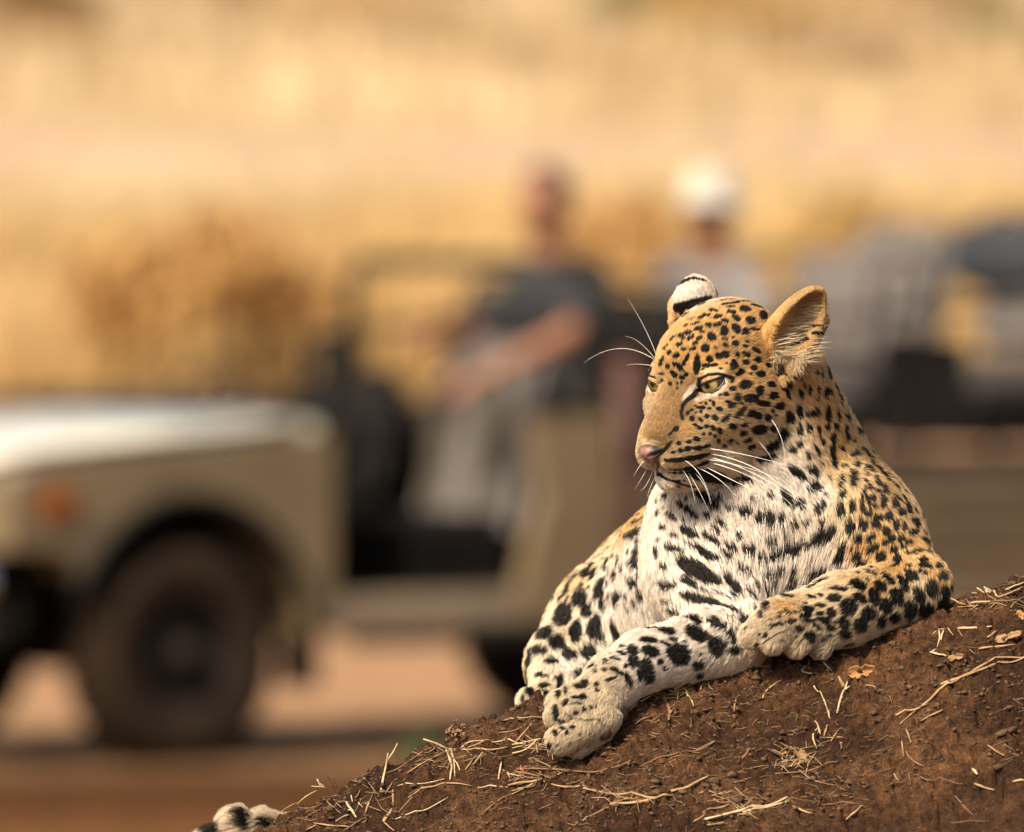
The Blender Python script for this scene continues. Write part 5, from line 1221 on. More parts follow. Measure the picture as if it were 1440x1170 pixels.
# bonnet, crowned in two directions
V, F = [], []; nx, ny = 13, 13
for i in range(nx):
    u = i / (nx - 1); x = 0.80 - u * 1.38
    for j in range(ny):
        v = j / (ny - 1) * 2 - 1; hw = 0.70 + 0.06 * u
        z = 1.14 + 0.11 * u ** 0.9 - 0.03 * abs(v) ** 6 - 0.02 * max(0, 0.15 - u) * 6 + 0.012 * (abs(v) < 0.45)
        V.append((x, v * hw, z))
for i in range(nx - 1):
    for j in range(ny - 1): F.append((i * ny + j, (i + 1) * ny + j, (i + 1) * ny + j + 1, i * ny + j + 1))
me = bpy.data.meshes.new('bonnet'); me.from_pydata(V, [], F); BONP = mat_noise('sky_glare_paint', (0.62, 0.57, 0.49), (0.70, 0.65, 0.57), 3, 5, 0.28, coat=0.7)  # bright sky glare on bonnet and scuttle is put into this pale colour
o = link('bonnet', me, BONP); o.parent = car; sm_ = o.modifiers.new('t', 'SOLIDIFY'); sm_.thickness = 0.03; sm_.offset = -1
# front wings with wheel arches
def arch(cx, cz, r, a0, a1, n=12): return [(cx + r * math.cos(math.radians(a0 + (a1 - a0) * k / n)), cz + r * math.sin(math.radians(a0 + (a1 - a0) * k / n))) for k in range(n + 1)]
wing = [(0.80, 0.80), (0.80, 1.04), (0.70, 1.10), (-0.66, 1.20), (-0.66, 0.46), (-0.56, 0.46)] + arch(0, 0.42, 0.55, 176, 30) + [(0.55, 0.80)]
for sd in (1, -1):
    prism('front_wing', wing, sd * 0.66, sd * 0.885, PAINT, car)
    fl = tube('arch_flare', [(x, sd * 0.90, z) for x, z in arch(0, 0.42, 0.56, 178, 20)], [0.022] * 13, BLACK, None, 8); fl.parent = car
    prism('inner_arch', [(-0.64, 0.5)] + arch(0, 0.42, 0.57, 170, 10) + [(0.62, 0.5)] + arch(0, 0.42, 0.61, 10, 170), sd * 0.50, sd * 0.655, UNDER, car)
# nose
box('front_panel', (0.76, 0, 0.92), (0.10, 1.34, 0.34), PAINT, car, 0.03)
g = box('grille', (0.82, 0, 0.93), (0.04, 0.74, 0.22), BLACK, car, 0.01)
for k in range(5):
    o = box('grille_bar', (0.845, 0, 0.85 + 0.04 * k), (0.012, 0.70, 0.012), CHROME, g, 0.003)
for sd in (1, -1):
    h = lathe('headlight', [(0.0, 0.05), (0.06, 0.048), (0.085, 0.035), (0.098, 0.0), (0.098, -0.05)], LENS, car, (0.80, sd * 0.52, 0.94), 'X', 28)
    lathe('bezel', [(0.098, 0.02), (0.118, 0.02), (0.118, -0.04), (0.098, -0.04)], BLACK, h, (0, 0, 0), 'X', 28)
    box('indicator', (0.60, sd * 0.885, 0.97), (0.16, 0.06, 0.11), AMBER, car, 0.02)
    f_ = lathe('spot_lamp', [(0.0, 0.045), (0.07, 0.04), (0.085, 0.0), (0.06, -0.06), (0, -0.08)], LENS, car, (0.93, sd * 0.80, 0.685), 'X', 28)
    lathe('rim', [(0.082, 0.02), (0.098, 0.015), (0.098, -0.03), (0.07, -0.06)], CHROME, f_, (0, 0, 0), 'X', 28)
bp_ = box('bumper', (0.87, 0, 0.53), (0.12, 1.74, 0.17), BLACK, car, 0.03)
pipe('bull_bar', [(0.99, -0.42, 0.62), (1.0, -0.42, 0.95), (1.0, -0.34, 1.02), (1.0, 0.34, 1.02), (1.0, 0.42, 0.95), (0.99, 0.42, 0.62)], 0.025, BLACK, car)
# scuttle, dashboard, windscreen frame
box('scuttle', (-0.64, 0, 1.16), (0.18, 1.62, 0.16), BONP, car, 0.05)
box('dashboard', (-0.82, 0, 1.16), (0.22, 1.54, 0.22), BLACK, car, 0.05)
# windscreen folded flat onto the bonnet
wf = pipe('windscreen_frame', [(-0.62, 0.74, 1.305), (-0.10, 0.72, 1.30), (-0.05, 0.66, 1.30), (-0.05, -0.66, 1.30), (-0.10, -0.72, 1.30), (-0.62, -0.74, 1.305), (-0.62, 0.74, 1.305)], 0.02, BLACK, car)
me = bpy.data.meshes.new('windscreen'); me.from_pydata([(-0.61, 0.71, 1.31), (-0.61, -0.71, 1.31), (-0.07, -0.69, 1.305), (-0.07, 0.69, 1.305)], [], [(0, 1, 2, 3)]); o = link('windscreen', me, GLASS, None, False); o.parent = car
sm_ = o.modifiers.new('t', 'SOLIDIFY'); sm_.thickness = 0.005
sw = lathe('steering_wheel', [(0.185, 0.0), (0.192, 0.012), (0.2, 0.0), (0.192, -0.012), (0.185, 0.0)], BLACK, car, (-0.98, -0.38, 1.28), 'X', 28); sw.rotation_euler = (0, math.radians(-28), 0)
bm = bmesh.new()
for a in (90, 210, 330): add_box(bm, (0, 0.09 * math.cos(math.radians(a)), 0.09 * math.sin(math.radians(a))), (0.015, 0.02, 0.18), Matrix.Rotation(math.radians(a - 90), 4, 'X'))
bm_obj('spokes', bm, BLACK, sw)
for sd in (1, -1):
    if sd > 0: mr = box('mirror', (-0.56, sd * 1.02, 1.44), (0.06, 0.17, 0.26), BLACK, car, 0.03)
    if sd > 0: pipe('mirror_arm', [(-0.66, sd * 0.80, 1.24), (-0.64, sd * 0.92, 1.30), (-0.63, sd * 0.98, 1.34)], 0.012, BLACK, car, 6)
    # sills and door openings
    box('sill', (-1.15, sd * 0.83, 0.53), (0.96, 0.11, 0.13), PAINT_D, car, 0.02)
    box('side_step', (-1.15, sd * 0.93, 0.43), (0.9, 0.10, 0.04), BLACK, car, 0.015)
    # pillar panel behind the door, leaning and curved
    prism('door_pillar', [(-1.60, 1.24), (-1.66, 0.95), (-1.56, 0.62), (-1.52, 0.47), (-1.96, 0.47), (-1.96, 1.24)], sd * 0.80, sd * 0.885, PAINT, car)
    # rear tub side with ribs and wheel arch
    tub = [(-1.962, 0.47), (-2.46, 0.47)] + arch(-2.98, 0.40, 0.48, 170, 10)[::-1][::-1]
    tub = [(-1.962, 1.02), (-1.962, 0.47), (-2.49, 0.47)] + arch(-2.98, 0.40, 0.48, 10, 170) + [(-3.47, 0.47), (-4.6, 0.50), (-4.6, 1.02)]
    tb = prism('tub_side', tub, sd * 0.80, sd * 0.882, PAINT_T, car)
    for z in (0.70, 0.82, 0.94): box('rib', (-4.02, sd * 0.89, z), (1.0, 0.018, 0.03), PAINT, tb, 0.006)
    box('tub_rail', (-3.28, sd * 0.86, 1.045), (2.64, 0.07, 0.045), BLACK, car, 0.012)
    box('tail_lamp', (-4.62, sd * 0.80, 0.80), (0.04, 0.10, 0.22), AMBER, car, 0.01)
    box('mudflap', (-0.56, sd * 0.80, 0.38), (0.02, 0.24, 0.24), RUBBER, car, 0.004)
box('tailgate', (-4.59, 0, 0.77), (0.05, 1.6, 0.5), PAINT, car, 0.01)
box('tub_floor', (-3.26, 0, 0.66), (2.62, 1.58, 0.05), UNDER, car, 0.01)
box('bulkhead', (-1.92, 0, 0.86), (0.06, 1.58, 0.7), UNDER, car, 0.01)
# tiered rows of canvas seats
def seat(x, y, z, wd, mat=CANVAS, hb=0.60, rake=12, cm=None):
    st = empty('seat'); st.parent = car; st.location = (x, y, z)
    # cushions with rounded corners
    box('cushion', (0.02, 0, 0.0), (0.50, wd, 0.15), cm or mat, st, 0.05)
    box('backrest', (-0.30, 0, 0.33), (0.14, wd, hb), mat, st, 0.055, Matrix.Rotation(math.radians(-rake), 4, 'Y'))
    box('seat_base', (0.0, 0, -0.165), (0.42, wd * 0.9, 0.18), DKCAN, st, 0.01)
    return st
seat(-1.42, 0.42, 0.80, 0.58, hb=0.78, rake=14, cm=DKCAN); seat(-1.42, -0.42, 0.82, 0.56, DKCAN, hb=0.5, rake=16)
for row, (x, z) in enumerate(((-2.20, 1.18), (-3.16, 1.28), (-4.16, 1.34))):
    if row < 2: pl = box('seat_platform', (x - 0.05, 0, (z - 0.26 + 0.68) / 2), (0.70, 1.52, z - 0.26 - 0.68), DKCAN, car, 0.01)
    for sd in (1, -1): seat(x, sd * 0.42, z, 0.60, CANVAS if row else DKCAN, hb=(0.34, 0.44, 0.5)[row])
    pipe('grab_rail', [(x - 0.36, 0.80, z - 0.2), (x - 0.40, 0.80, z + 0.48), (x - 0.40, 0.74, z + 0.54), (x - 0.40, -0.74, z + 0.54), (x - 0.40, -0.80, z + 0.48), (x - 0.36, -0.80, z - 0.2)], 0.016, BLACK, car)
for sd in (1, -1):
    pipe('side_rail', [(-1.80, sd * 0.84, 1.20), (-1.86, sd * 0.84, 1.50), (-2.6, sd * 0.84, 1.56), (-3.6, sd * 0.84, 1.62), (-4.5, sd * 0.84, 1.64), (-4.54, sd * 0.84, 1.05)], 0.02, BLACK, car)
    box('side_panel', (-2.15, sd * 0.83, 1.14), (0.34, 0.03, 0.20), BLACK, car, 0.01)
    box('seat_side', (-3.56, sd * 0.80, 1.30), (0.44, 0.03, 0.40), DKCAN, car, 0.01)
pipe('roll_bar', [(-2.00, 0.80, 1.0), (-2.02, 0.80, 1.74), (-2.02, 0.74, 1.80), (-2.02, -0.74, 1.80), (-2.02, -0.80, 1.74), (-2.00, -0.80, 1.0)], 0.03, BLACK, car)
for sd in (1, -1): pipe('rear_post', [(-2.03, sd * 0.86, 0.50), (-2.04, sd * 0.86, 1.0), (-2.05, sd * 0.86, 1.46)], 0.05, REDBR, car)
for sd in (1, -1):
    for x in (-4.0, -4.5): pipe('seat_post', [(x, sd * 0.7, 0.68), (x, sd * 0.7, 1.0), (x, sd * 0.7, 1.22)], 0.02, BLACK, car, 6)
# wheels
def wheel(x, y, sd):
    w_ = empty('wheel'); w_.parent = car; w_.location = (x, y, 0.40)
    prof = [(0.22, -0.115), (0.30, -0.135), (0.37, -0.13), (0.395, -0.10), (0.40, -0.05), (0.40, 0.05), (0.395, 0.10), (0.37, 0.13), (0.30, 0.135), (0.22, 0.115)]
    ty = lathe('tyre', prof, RUBBER, w_)
    bm = bmesh.new()
    for k in range(36):
        a = 2 * math.pi * k / 36
        for s2 in (-1, 1): add_box(bm, (0.398 * math.cos(a + 0.04 * s2), s2 * 0.06, 0.398 * math.sin(a + 0.04 * s2)), (0.02, 0.09, 0.035), Matrix.Rotation(-a, 4, 'Y'))
    bm_obj('tread', bm, RUBBER, ty)
    lathe('rim', [(0.222, 0.115 * sd), (0.20, 0.10 * sd), (0.19, 0.05 * sd), (0.12, 0.04 * sd), (0.10, 0.075 * sd), (0.06, 0.08 * sd), (0.0, 0.08 * sd)], RIM, w_)
    lathe('hub', [(0.055, 0.08 * sd), (0.055, 0.14 * sd), (0.035, 0.155 * sd), (0.0, 0.155 * sd)], RIM, w_, seg=20)
for x in (0, -2.98):
    for sd in (1, -1): wheel(x, sd * 0.76, sd)
# dark bag on the last row
bag = empty('duffel_bag', car_w(-4.50, 0.30, 1.80), car.rotation_euler.z); tag(bag, 'dark slate duffel bag on top of the last seat row', 'bag')
BAGM = mat_noise('bag_cloth', (0.022, 0.024, 0.032), (0.04, 0.043, 0.055), 20, 5, 0.85, 0.5, 90)
bm = bmesh.new(); bmesh.ops.create_uvsphere(bm, u_segments=28, v_segments=18, radius=1.0)
for v in bm.verts:
    x, y, z = v.co; k = (abs(x) ** 3 + abs(y) ** 3 + abs(z) ** 3) ** (1 / 3)
    v.co = Vector((0.19 * x / k, 0.36 * y / k, 0.15 * z / k + 0.012 * math.sin(9 * y) * (z > 0)))
bm_obj('bag_body', bm, BAGM, bag, True)
for yy in (-0.12, 0.12): pipe('strap', [(0.16, yy, -0.05), (0.15, yy, 0.1), (0.05, yy, 0.175), (-0.05, yy, 0.175), (-0.15, yy, 0.1), (-0.16, yy, -0.05)], 0.012, BLACK, bag, 6)
print('car done', round(_t.time() - _t0, 1))
# ------------------------------------------------------------------ people in the vehicle: continuous bodies from a signed distance field (metres, vehicle axes, origin at the seat)
SKIN = mat_noise('skin', (0.24, 0.10, 0.06), (0.29, 0.13, 0.078), 8, 4, 0.55)
HAIRM = mat_noise('dark_hair', (0.03, 0.016, 0.01), (0.06, 0.03, 0.018), 40, 4, 0.6)
def field(prims):
    def f(p):
        d = np.full(len(p), 10.0)
        for q in prims:
            a_, b_ = (np.asarray(q[1], float), np.asarray(q[2], float))
            lo, hi = (np.minimum(a_, b_) - max(q[3], q[4]), np.maximum(a_, b_) + max(q[3], q[4])) if q[0] == 'c' else (a_ - b_, a_ + b_)
            m = np.all((p > lo - 0.09) & (p < hi + 0.09), 1)
            if not m.any(): continue
            v = s_cone(p[m], q[1], q[2], q[3], q[4]) if q[0] == 'c' else s_ell(p[m], q[1], q[2])
            d[m] = smin(d[m], v, q[-1])
        return d
    return f
def shell(name, prims, lo, hi, h, mat, par):
    V, F = surface_nets(field(prims), lo, hi, h)
    o = link(name, mesh_np(name, V, F[:, ::-1]), mat); o.parent = par
    me = o.data; bm = bmesh.new(); bm.from_mesh(me); bmesh.ops.recalc_face_normals(bm, faces=bm.faces); bm.to_mesh(me); bm.free()
    return o
def hand(prims, wrist, dirv, up, s=1.0):
    """palm, four unequal curled fingers and a thumb off the side"""
    wrist = np.array(wrist, float); d = np.array(dirv, float); d /= np.linalg.norm(d); u = np.array(up, float); u -= d * (u @ d); u /= np.linalg.norm(u); r = np.cross(d, u)
    prims.append(('c', wrist, wrist + d * 0.07, 0.026, 0.032, 0.012))
    prims.append(('c', wrist + d * 0.045 + r * 0.02, wrist + d * 0.085 + r * 0.024, 0.02, 0.016, 0.012))
    prims.append(('c', wrist + d * 0.045 - r * 0.02, wrist + d * 0.085 - r * 0.024, 0.02, 0.016, 0.012))
    for k, L in zip((-1.5, -0.5, 0.5, 1.5), (0.062, 0.076, 0.080, 0.070)):
        b0 = wrist + d * 0.09 + r * 0.0205 * k; b1 = b0 + d * L * 0.5 - u * L * 0.18; b2 = b1 + d * L * 0.30 - u * L * 0.38
        prims.append(('c', b0, b1, 0.0105, 0.0095, 0.003)); prims.append(('c', b1, b2, 0.0095, 0.008, 0.003))
    t0 = wrist + d * 0.03 + r * 0.03; t1 = t0 + d * 0.035 + r * 0.03 - u * 0.01; t2 = t1 + d * 0.035 - u * 0.012
    prims.append(('c', t0, t1, 0.014, 0.011, 0.006)); prims.append(('c', t1, t2, 0.011, 0.009, 0.003))
def person(loc, arms, shirt_mat, trouser_mat, label, lean=0.05, head_turn=0.6, hat=None, hair=None):
    """arms: two of (shoulder, elbow, wrist, hand direction, hand up)"""
    root = empty('person', loc, car.rotation_euler.z); root.scale = (1.1, 1.1, 1.1); tag(root, label, 'person')
    hip = np.array([0, 0, 0.10]); neck = np.array([lean, 0, 0.58]); hc = neck + np.array([0.03, 0, 0.20])
    ct, st = math.cos(head_turn), math.sin(head_turn); fx = np.array([ct, st, -0.08]); fx /= np.linalg.norm(fx); fs = np.array([-st, ct, 0.0]); fu = np.cross(fx, fs)
    H = lambda a, b_, c_: hc + a * fx + b_ * fs + c_ * fu
    P = [('e', hip, (0.15, 0.18, 0.13), 0.05), ('c', hip + (0, 0, .05), neck + (-.02, 0, -.14), 0.145, 0.15, 0.06), ('c', neck + (-.02, -.11, -.11), neck + (-.02, .11, -.11), 0.10, 0.10, 0.06),
         ('c', neck + (-.01, 0, -.06), hc + (0, 0, -.05), 0.062, 0.056, 0.03)]
    # head with face
    P += [('e', H(-0.012, 0, 0.03), (0.092, 0.077, 0.092), 0.02), ('e', H(0.028, 0, -0.045), (0.062, 0.056, 0.066), 0.035), ('c', H(0.055, 0, -0.085), H(0.045, 0, -0.08), 0.022, 0.03, 0.02),
          ('c', H(0.078, 0, 0.012), H(0.102, 0, -0.028), 0.010, 0.014, 0.012), ('c', H(0.082, -0.028, 0.022), H(0.082, 0.028, 0.022), 0.012, 0.012, 0.012),
          ('c', H(0.078, -0.016, -0.058), H(0.078, 0.016, -0.058), 0.010, 0.010, 0.008), ('e', H(-0.005, 0.078, -0.01), (0.020, 0.010, 0.030), 0.006), ('e', H(-0.005, -0.078, -0.01), (0.020, 0.010, 0.030), 0.006)]
    for s_, e_, w_, hd_, hu_ in arms:
        s_, e_, w_ = map(np.array, (s_, e_, w_))
        P += [('c', s_, e_, 0.058, 0.043, 0.03), ('c', e_, w_, 0.043, 0.028, 0.015)]; hand(P, w_, hd_, hu_)
    for sd in (1, -1):
        hp, kn, an = np.array([0.02, sd * 0.10, 0.07]), np.array([0.44, sd * 0.13, 0.10]), np.array([0.47, sd * 0.13, -0.32])
        P += [('c', hp, kn, 0.088, 0.062, 0.04), ('c', kn, an, 0.06, 0.042, 0.02), ('c', an, an + (0.14, 0, -0.03), 0.045, 0.035, 0.02)]
    b_ = shell('body', P, (-0.35, -0.62, -0.45), (1.0, 0.75, 1.0), 0.011, SKIN, root)
    # clothing: slightly larger shells that end at neckline, cuffs and hems
    S = [('e', hip, (0.168, 0.198, 0.13), 0.05), ('c', hip + (0, 0, .05), neck + (-.02, 0, -.14), 0.165, 0.168, 0.06), ('c', neck + (-.02, -.11, -.115), neck + (-.02, .11, -.115), 0.112, 0.112, 0.06)]
    for s_, e_, w_, hd_, hu_ in arms:
        s_, e_ = np.array(s_), np.array(e_); S.append(('c', s_, s_ + (e_ - s_) * 0.72, 0.078, 0.070, 0.03))
    shell('shirt', S, (-0.4, -0.6, -0.15), (0.6, 0.7, 0.75), 0.014, shirt_mat, root)
    T = []
    for sd in (1, -1):
        hp, kn, an = np.array([0.02, sd * 0.10, 0.07]), np.array([0.44, sd * 0.13, 0.10]), np.array([0.47, sd * 0.13, -0.26])
        T += [('c', hp, kn, 0.10, 0.075, 0.04), ('c', kn, an, 0.074, 0.062, 0.02)]
    T.append(('e', (0, 0, 0.06), (0.165, 0.19, 0.10), 0.05))
    shell('trousers', T, (-0.3, -0.4, -0.4), (0.7, 0.4, 0.3), 0.014, trouser_mat, root)
    EYW, t, b = mat_new('eye_white'); b.inputs['Base Color'].default_value = (0.05, 0.035, 0.03, 1)
    for sd in (1, -1):
        bm = bmesh.new(); bmesh.ops.create_uvsphere(bm, u_segments=12, v_segments=8, radius=0.012, matrix=Matrix.Translation(H(0.078, sd * 0.031, 0.005)))
        bm_obj('eye', bm, EYW, root, True)
    if hair: shell('hair', [('e', H(-0.03, 0, 0.045), (0.095, 0.086, 0.092), 0.02), ('e', H(-0.06, 0, -0.02), (0.055, 0.074, 0.07), 0.03)], hc - 0.2, hc + 0.2, 0.011, hair, root)
    if hat:
        V, F = [], []; prof = [(0.0, 0.150), (0.06, 0.146), (0.090, 0.125), (0.103, 0.075), (0.106, 0.055), (0.130, 0.042), (0.140, 0.038), (0.139, 0.030), (0.10, 0.042), (0.0, 0.05)]
        sg = 28
        for r, h_ in prof:
            for k in range(sg):
                a = 6.2832 * k / sg; V.append(tuple(H(r * math.cos(a) - 0.008, r * math.sin(a) * 0.9, h_ + (0.012 * math.cos(2 * a) if r > 0.125 else 0))))
        for i in range(len(prof) - 1):
            for k in range(sg): F.append((i * sg + k, i * sg + (k + 1) % sg, (i + 1) * sg + (k + 1) % sg, (i + 1) * sg + k))
        me = bpy.data.meshes.new('hat'); me.from_pydata(V, [], F); o = link('hat', me, hat); o.parent = root
    return root
DKSH = mat_noise('charcoal_shirt', (0.016, 0.016, 0.019), (0.028, 0.028, 0.032), 20, 4, 0.9)
GYSH = mat_noise('pale_grey_shirt', (0.15, 0.137, 0.137), (0.21, 0.19, 0.187), 20, 4, 0.9)
KHAK = mat_noise('khaki_cloth', (0.05, 0.042, 0.033), (0.075, 0.062, 0.048), 20, 4, 0.9)
WHAT = mat_noise('white_hat', (0.40, 0.37, 0.335), (0.47, 0.44, 0.40), 20, 4, 0.85)
person(car_w(-2.16, 0.40, 1.17), [((0.06, 0.19, 0.48), (0.30, 0.36, 0.34), (0.62, 0.30, 0.20), (1, 0.0, -0.3), (0, 0, 1)), ((0.04, -0.19, 0.48), (0.28, -0.22, 0.32), (0.56, -0.04, 0.34), (1, 0.2, 0), (0, 0, 1))],
       DKSH, KHAK, 'person in charcoal shirt seated in the vehicle resting both arms forward', 0.10, 0.5, None, HAIRM)
person(car_w(-2.94, 0.36, 1.13), [((0.02, 0.19, 0.46), (0.12, 0.30, 0.20), (0.36, 0.20, 0.18), (1, -0.3, 0), (0, 0, 1)), ((0.02, -0.19, 0.46), (0.12, -0.30, 0.20), (0.36, -0.18, 0.18), (1, 0.3, 0), (0, 0, 1))],
       GYSH, KHAK, 'person wearing a white brimmed hat and pale grey shirt', 0.04, 0.5, WHAT, HAIRM)
print('people done', round(_t.time() - _t0, 1))
# ------------------------------------------------------------------ plain, sand track, rising bank
def ground_z(x, y):
    y = np.asarray(y, float); x = np.asarray(x, float)
    z = np.interp(y, [0, 95, 150, 190, 330, 700, 1500, 3600], [0, 0.0, 0.91, 1.49, 7.2, 24, 60, 130])
    return z + 0.5 * np.sin(x / 37 + 1) * smooth(140, 260, y) * (y / 300)
gx = np.r_[np.arange(-1600, -60, 70), np.arange(-60, 60.1, 4), np.arange(130, 1601, 70)]; gy = np.r_[np.arange(-60, 20, 8), np.arange(20, 110, 3), np.arange(110, 400, 8), np.arange(400, 3601, 100)]
X, Y = np.meshgrid(gx.astype(float), gy.astype(float), indexing='ij'); Z = ground_z(X, Y)
n_, m_ = X.shape; i = np.arange((n_ - 1) * (m_ - 1)); a = i // (m_ - 1) * m_ + i % (m_ - 1)
GM, t, b = mat_new('dry_ground')
tc = t.nodes.new('ShaderNodeTexCoord'); sp = t.nodes.new('ShaderNodeSeparateXYZ'); t.links.new(tc.outputs['Object'], sp.inputs[0])
nz = t.nodes.new('ShaderNodeTexNoise'); nz.inputs['Scale'].default_value = 0.35; nz.inputs['Detail'].default_value = 6; t.links.new(tc.outputs['Object'], nz.inputs['Vector'])
nf = t.nodes.new('ShaderNodeTexNoise'); nf.inputs['Scale'].default_value = 6; nf.inputs['Detail'].default_value = 8; t.links.new(tc.outputs['Object'], nf.inputs['Vector'])
def M_(op, a_, b_):
    n = t.nodes.new('ShaderNodeMath'); n.operation = op
    for k, v in enumerate((a_, b_)):
        if isinstance(v, (int, float)): n.inputs[k].default_value = v
        else: t.links.new(v, n.inputs[k])
    return n.outputs[0]
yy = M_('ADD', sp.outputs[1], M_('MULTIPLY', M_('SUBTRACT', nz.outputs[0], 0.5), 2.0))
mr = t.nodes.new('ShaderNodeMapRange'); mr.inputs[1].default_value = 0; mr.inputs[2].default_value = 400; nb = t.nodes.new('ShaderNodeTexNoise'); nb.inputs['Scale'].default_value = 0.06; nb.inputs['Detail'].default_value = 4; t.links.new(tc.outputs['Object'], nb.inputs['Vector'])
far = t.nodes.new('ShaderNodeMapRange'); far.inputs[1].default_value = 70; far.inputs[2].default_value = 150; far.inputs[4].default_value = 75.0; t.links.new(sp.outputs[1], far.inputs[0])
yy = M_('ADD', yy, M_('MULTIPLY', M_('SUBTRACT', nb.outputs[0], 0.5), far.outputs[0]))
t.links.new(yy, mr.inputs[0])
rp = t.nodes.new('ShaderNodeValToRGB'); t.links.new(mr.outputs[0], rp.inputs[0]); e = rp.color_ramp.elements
EARTH_SHADOW, SAND, GRASSG, PINK, EARTH2 = (0.050, 0.021, 0.0085), (0.30, 0.175, 0.105), (0.375, 0.265, 0.155), (0.43, 0.30, 0.212), (0.125, 0.055, 0.023)  # first and darkest tone: shadow band before the car, put into the ground colour
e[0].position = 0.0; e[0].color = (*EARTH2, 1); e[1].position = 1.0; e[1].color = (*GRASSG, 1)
for p_, c_ in ((36.4 / 400, EARTH2), (37.8 / 400, EARTH_SHADOW), (39.0 / 400, EARTH_SHADOW), (40.6 / 400, SAND), (84 / 400, SAND), (90 / 400, GRASSG), (146 / 400, GRASSG), (152 / 400, PINK), (186 / 400, PINK), (192 / 400, GRASSG)):
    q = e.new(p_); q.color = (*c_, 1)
r2 = t.nodes.new('ShaderNodeValToRGB'); t.links.new(nf.outputs[0], r2.inputs[0]); r2.color_ramp.elements[0].position = .3; r2.color_ramp.elements[0].color = (.7, .68, .66, 1); r2.color_ramp.elements[1].position = .7; r2.color_ramp.elements[1].color = (1.2, 1.18, 1.15, 1)
mm = t.nodes.new('ShaderNodeMix'); mm.data_type = 'RGBA'; mm.blend_type = 'MULTIPLY'; mm.inputs[0].default_value = 1; t.links.new(rp.outputs[0], mm.inputs[6]); t.links.new(r2.outputs[0], mm.inputs[7])
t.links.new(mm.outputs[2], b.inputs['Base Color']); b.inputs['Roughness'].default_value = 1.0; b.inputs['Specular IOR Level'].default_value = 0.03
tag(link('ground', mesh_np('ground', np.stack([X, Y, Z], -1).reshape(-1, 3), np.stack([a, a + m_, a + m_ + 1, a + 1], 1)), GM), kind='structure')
# ---- dry grass: blades, one mass per stand
def blades(n, xr, yr, hr, wd, seed, thr=-1, patch=3.0):
    r = np.random.default_rng(seed); x = r.uniform(*xr, n * 3); y = r.uniform(*yr, n * 3)
    kp = fbm(np.stack([x / (patch * 1.6), y / (patch * 5), 0 * x], -1), 3, seed) > thr + r.uniform(-.2, .2, len(x)); x, y = x[kp][:n], y[kp][:n]; n = len(x)
    h = r.uniform(*hr, n) * (1 + 0.45 * fbm(np.stack([x / 2.2, y / 4, 0 * x + 5], -1), 2, seed + 3)); a = r.uniform(0, 6.28, n); L = r.normal(0, 0.28, (n, 2)) * h[:, None]
    z = ground_z(x, y); dx, dy = np.cos(a) * wd, np.sin(a) * wd
    V = np.stack([np.stack([x - dx, y - dy, z - 0.02], -1), np.stack([x + dx, y + dy, z - 0.02], -1),
                  np.stack([x + dx * .8 + L[:, 0] * .35, y + dy * .8 + L[:, 1] * .35, z + h * .6], -1), np.stack([x - dx * .8 + L[:, 0] * .35, y - dy * .8 + L[:, 1] * .35, z + h * .6], -1),
                  np.stack([x + L[:, 0], y + L[:, 1], z + h], -1)], 1)
    b = np.arange(n)[:, None] * 5
    F = np.concatenate([b + np.array([0, 1, 2]), b + np.array([0, 2, 3]), b + np.array([3, 2, 4])])
    return V.reshape(-1, 3), F
GRA = mat_noise('golden_grass', (0.29, 0.135, 0.042), (0.64, 0.45, 0.24), 0.45, 3, 0.8, c3=(0.49, 0.32, 0.135))
GRB = mat_noise('pale_grass', (0.32, 0.205, 0.115), (0.60, 0.475, 0.33), 0.16, 4, 0.8, c3=(0.49, 0.36, 0.215))
for nm_, args, mat, lab in (('tall_grass', (26000, (-11, 11), (87, 108), (0.9, 1.55), 0.02, 5, -0.35, 1.6), GRA, 'tall golden dry grass standing behind the vehicle'),
                            ('far_grass', (30000, (-26, 26), (108, 147), (0.5, 0.9), 0.03, 6, -0.3, 3.0), GRB, 'dry grass field before the sandy track'),
                            ('bank_grass', (42000, (-40, 40), (192, 345), (0.6, 1.2), 0.06, 7, -0.35, 5.0), GRB, 'dry grass growing up the far bank')):
    v, f = blades(*args); tag(link(nm_, mesh_np(nm_, v, f), mat, None, False), lab, 'grass', kind='stuff')
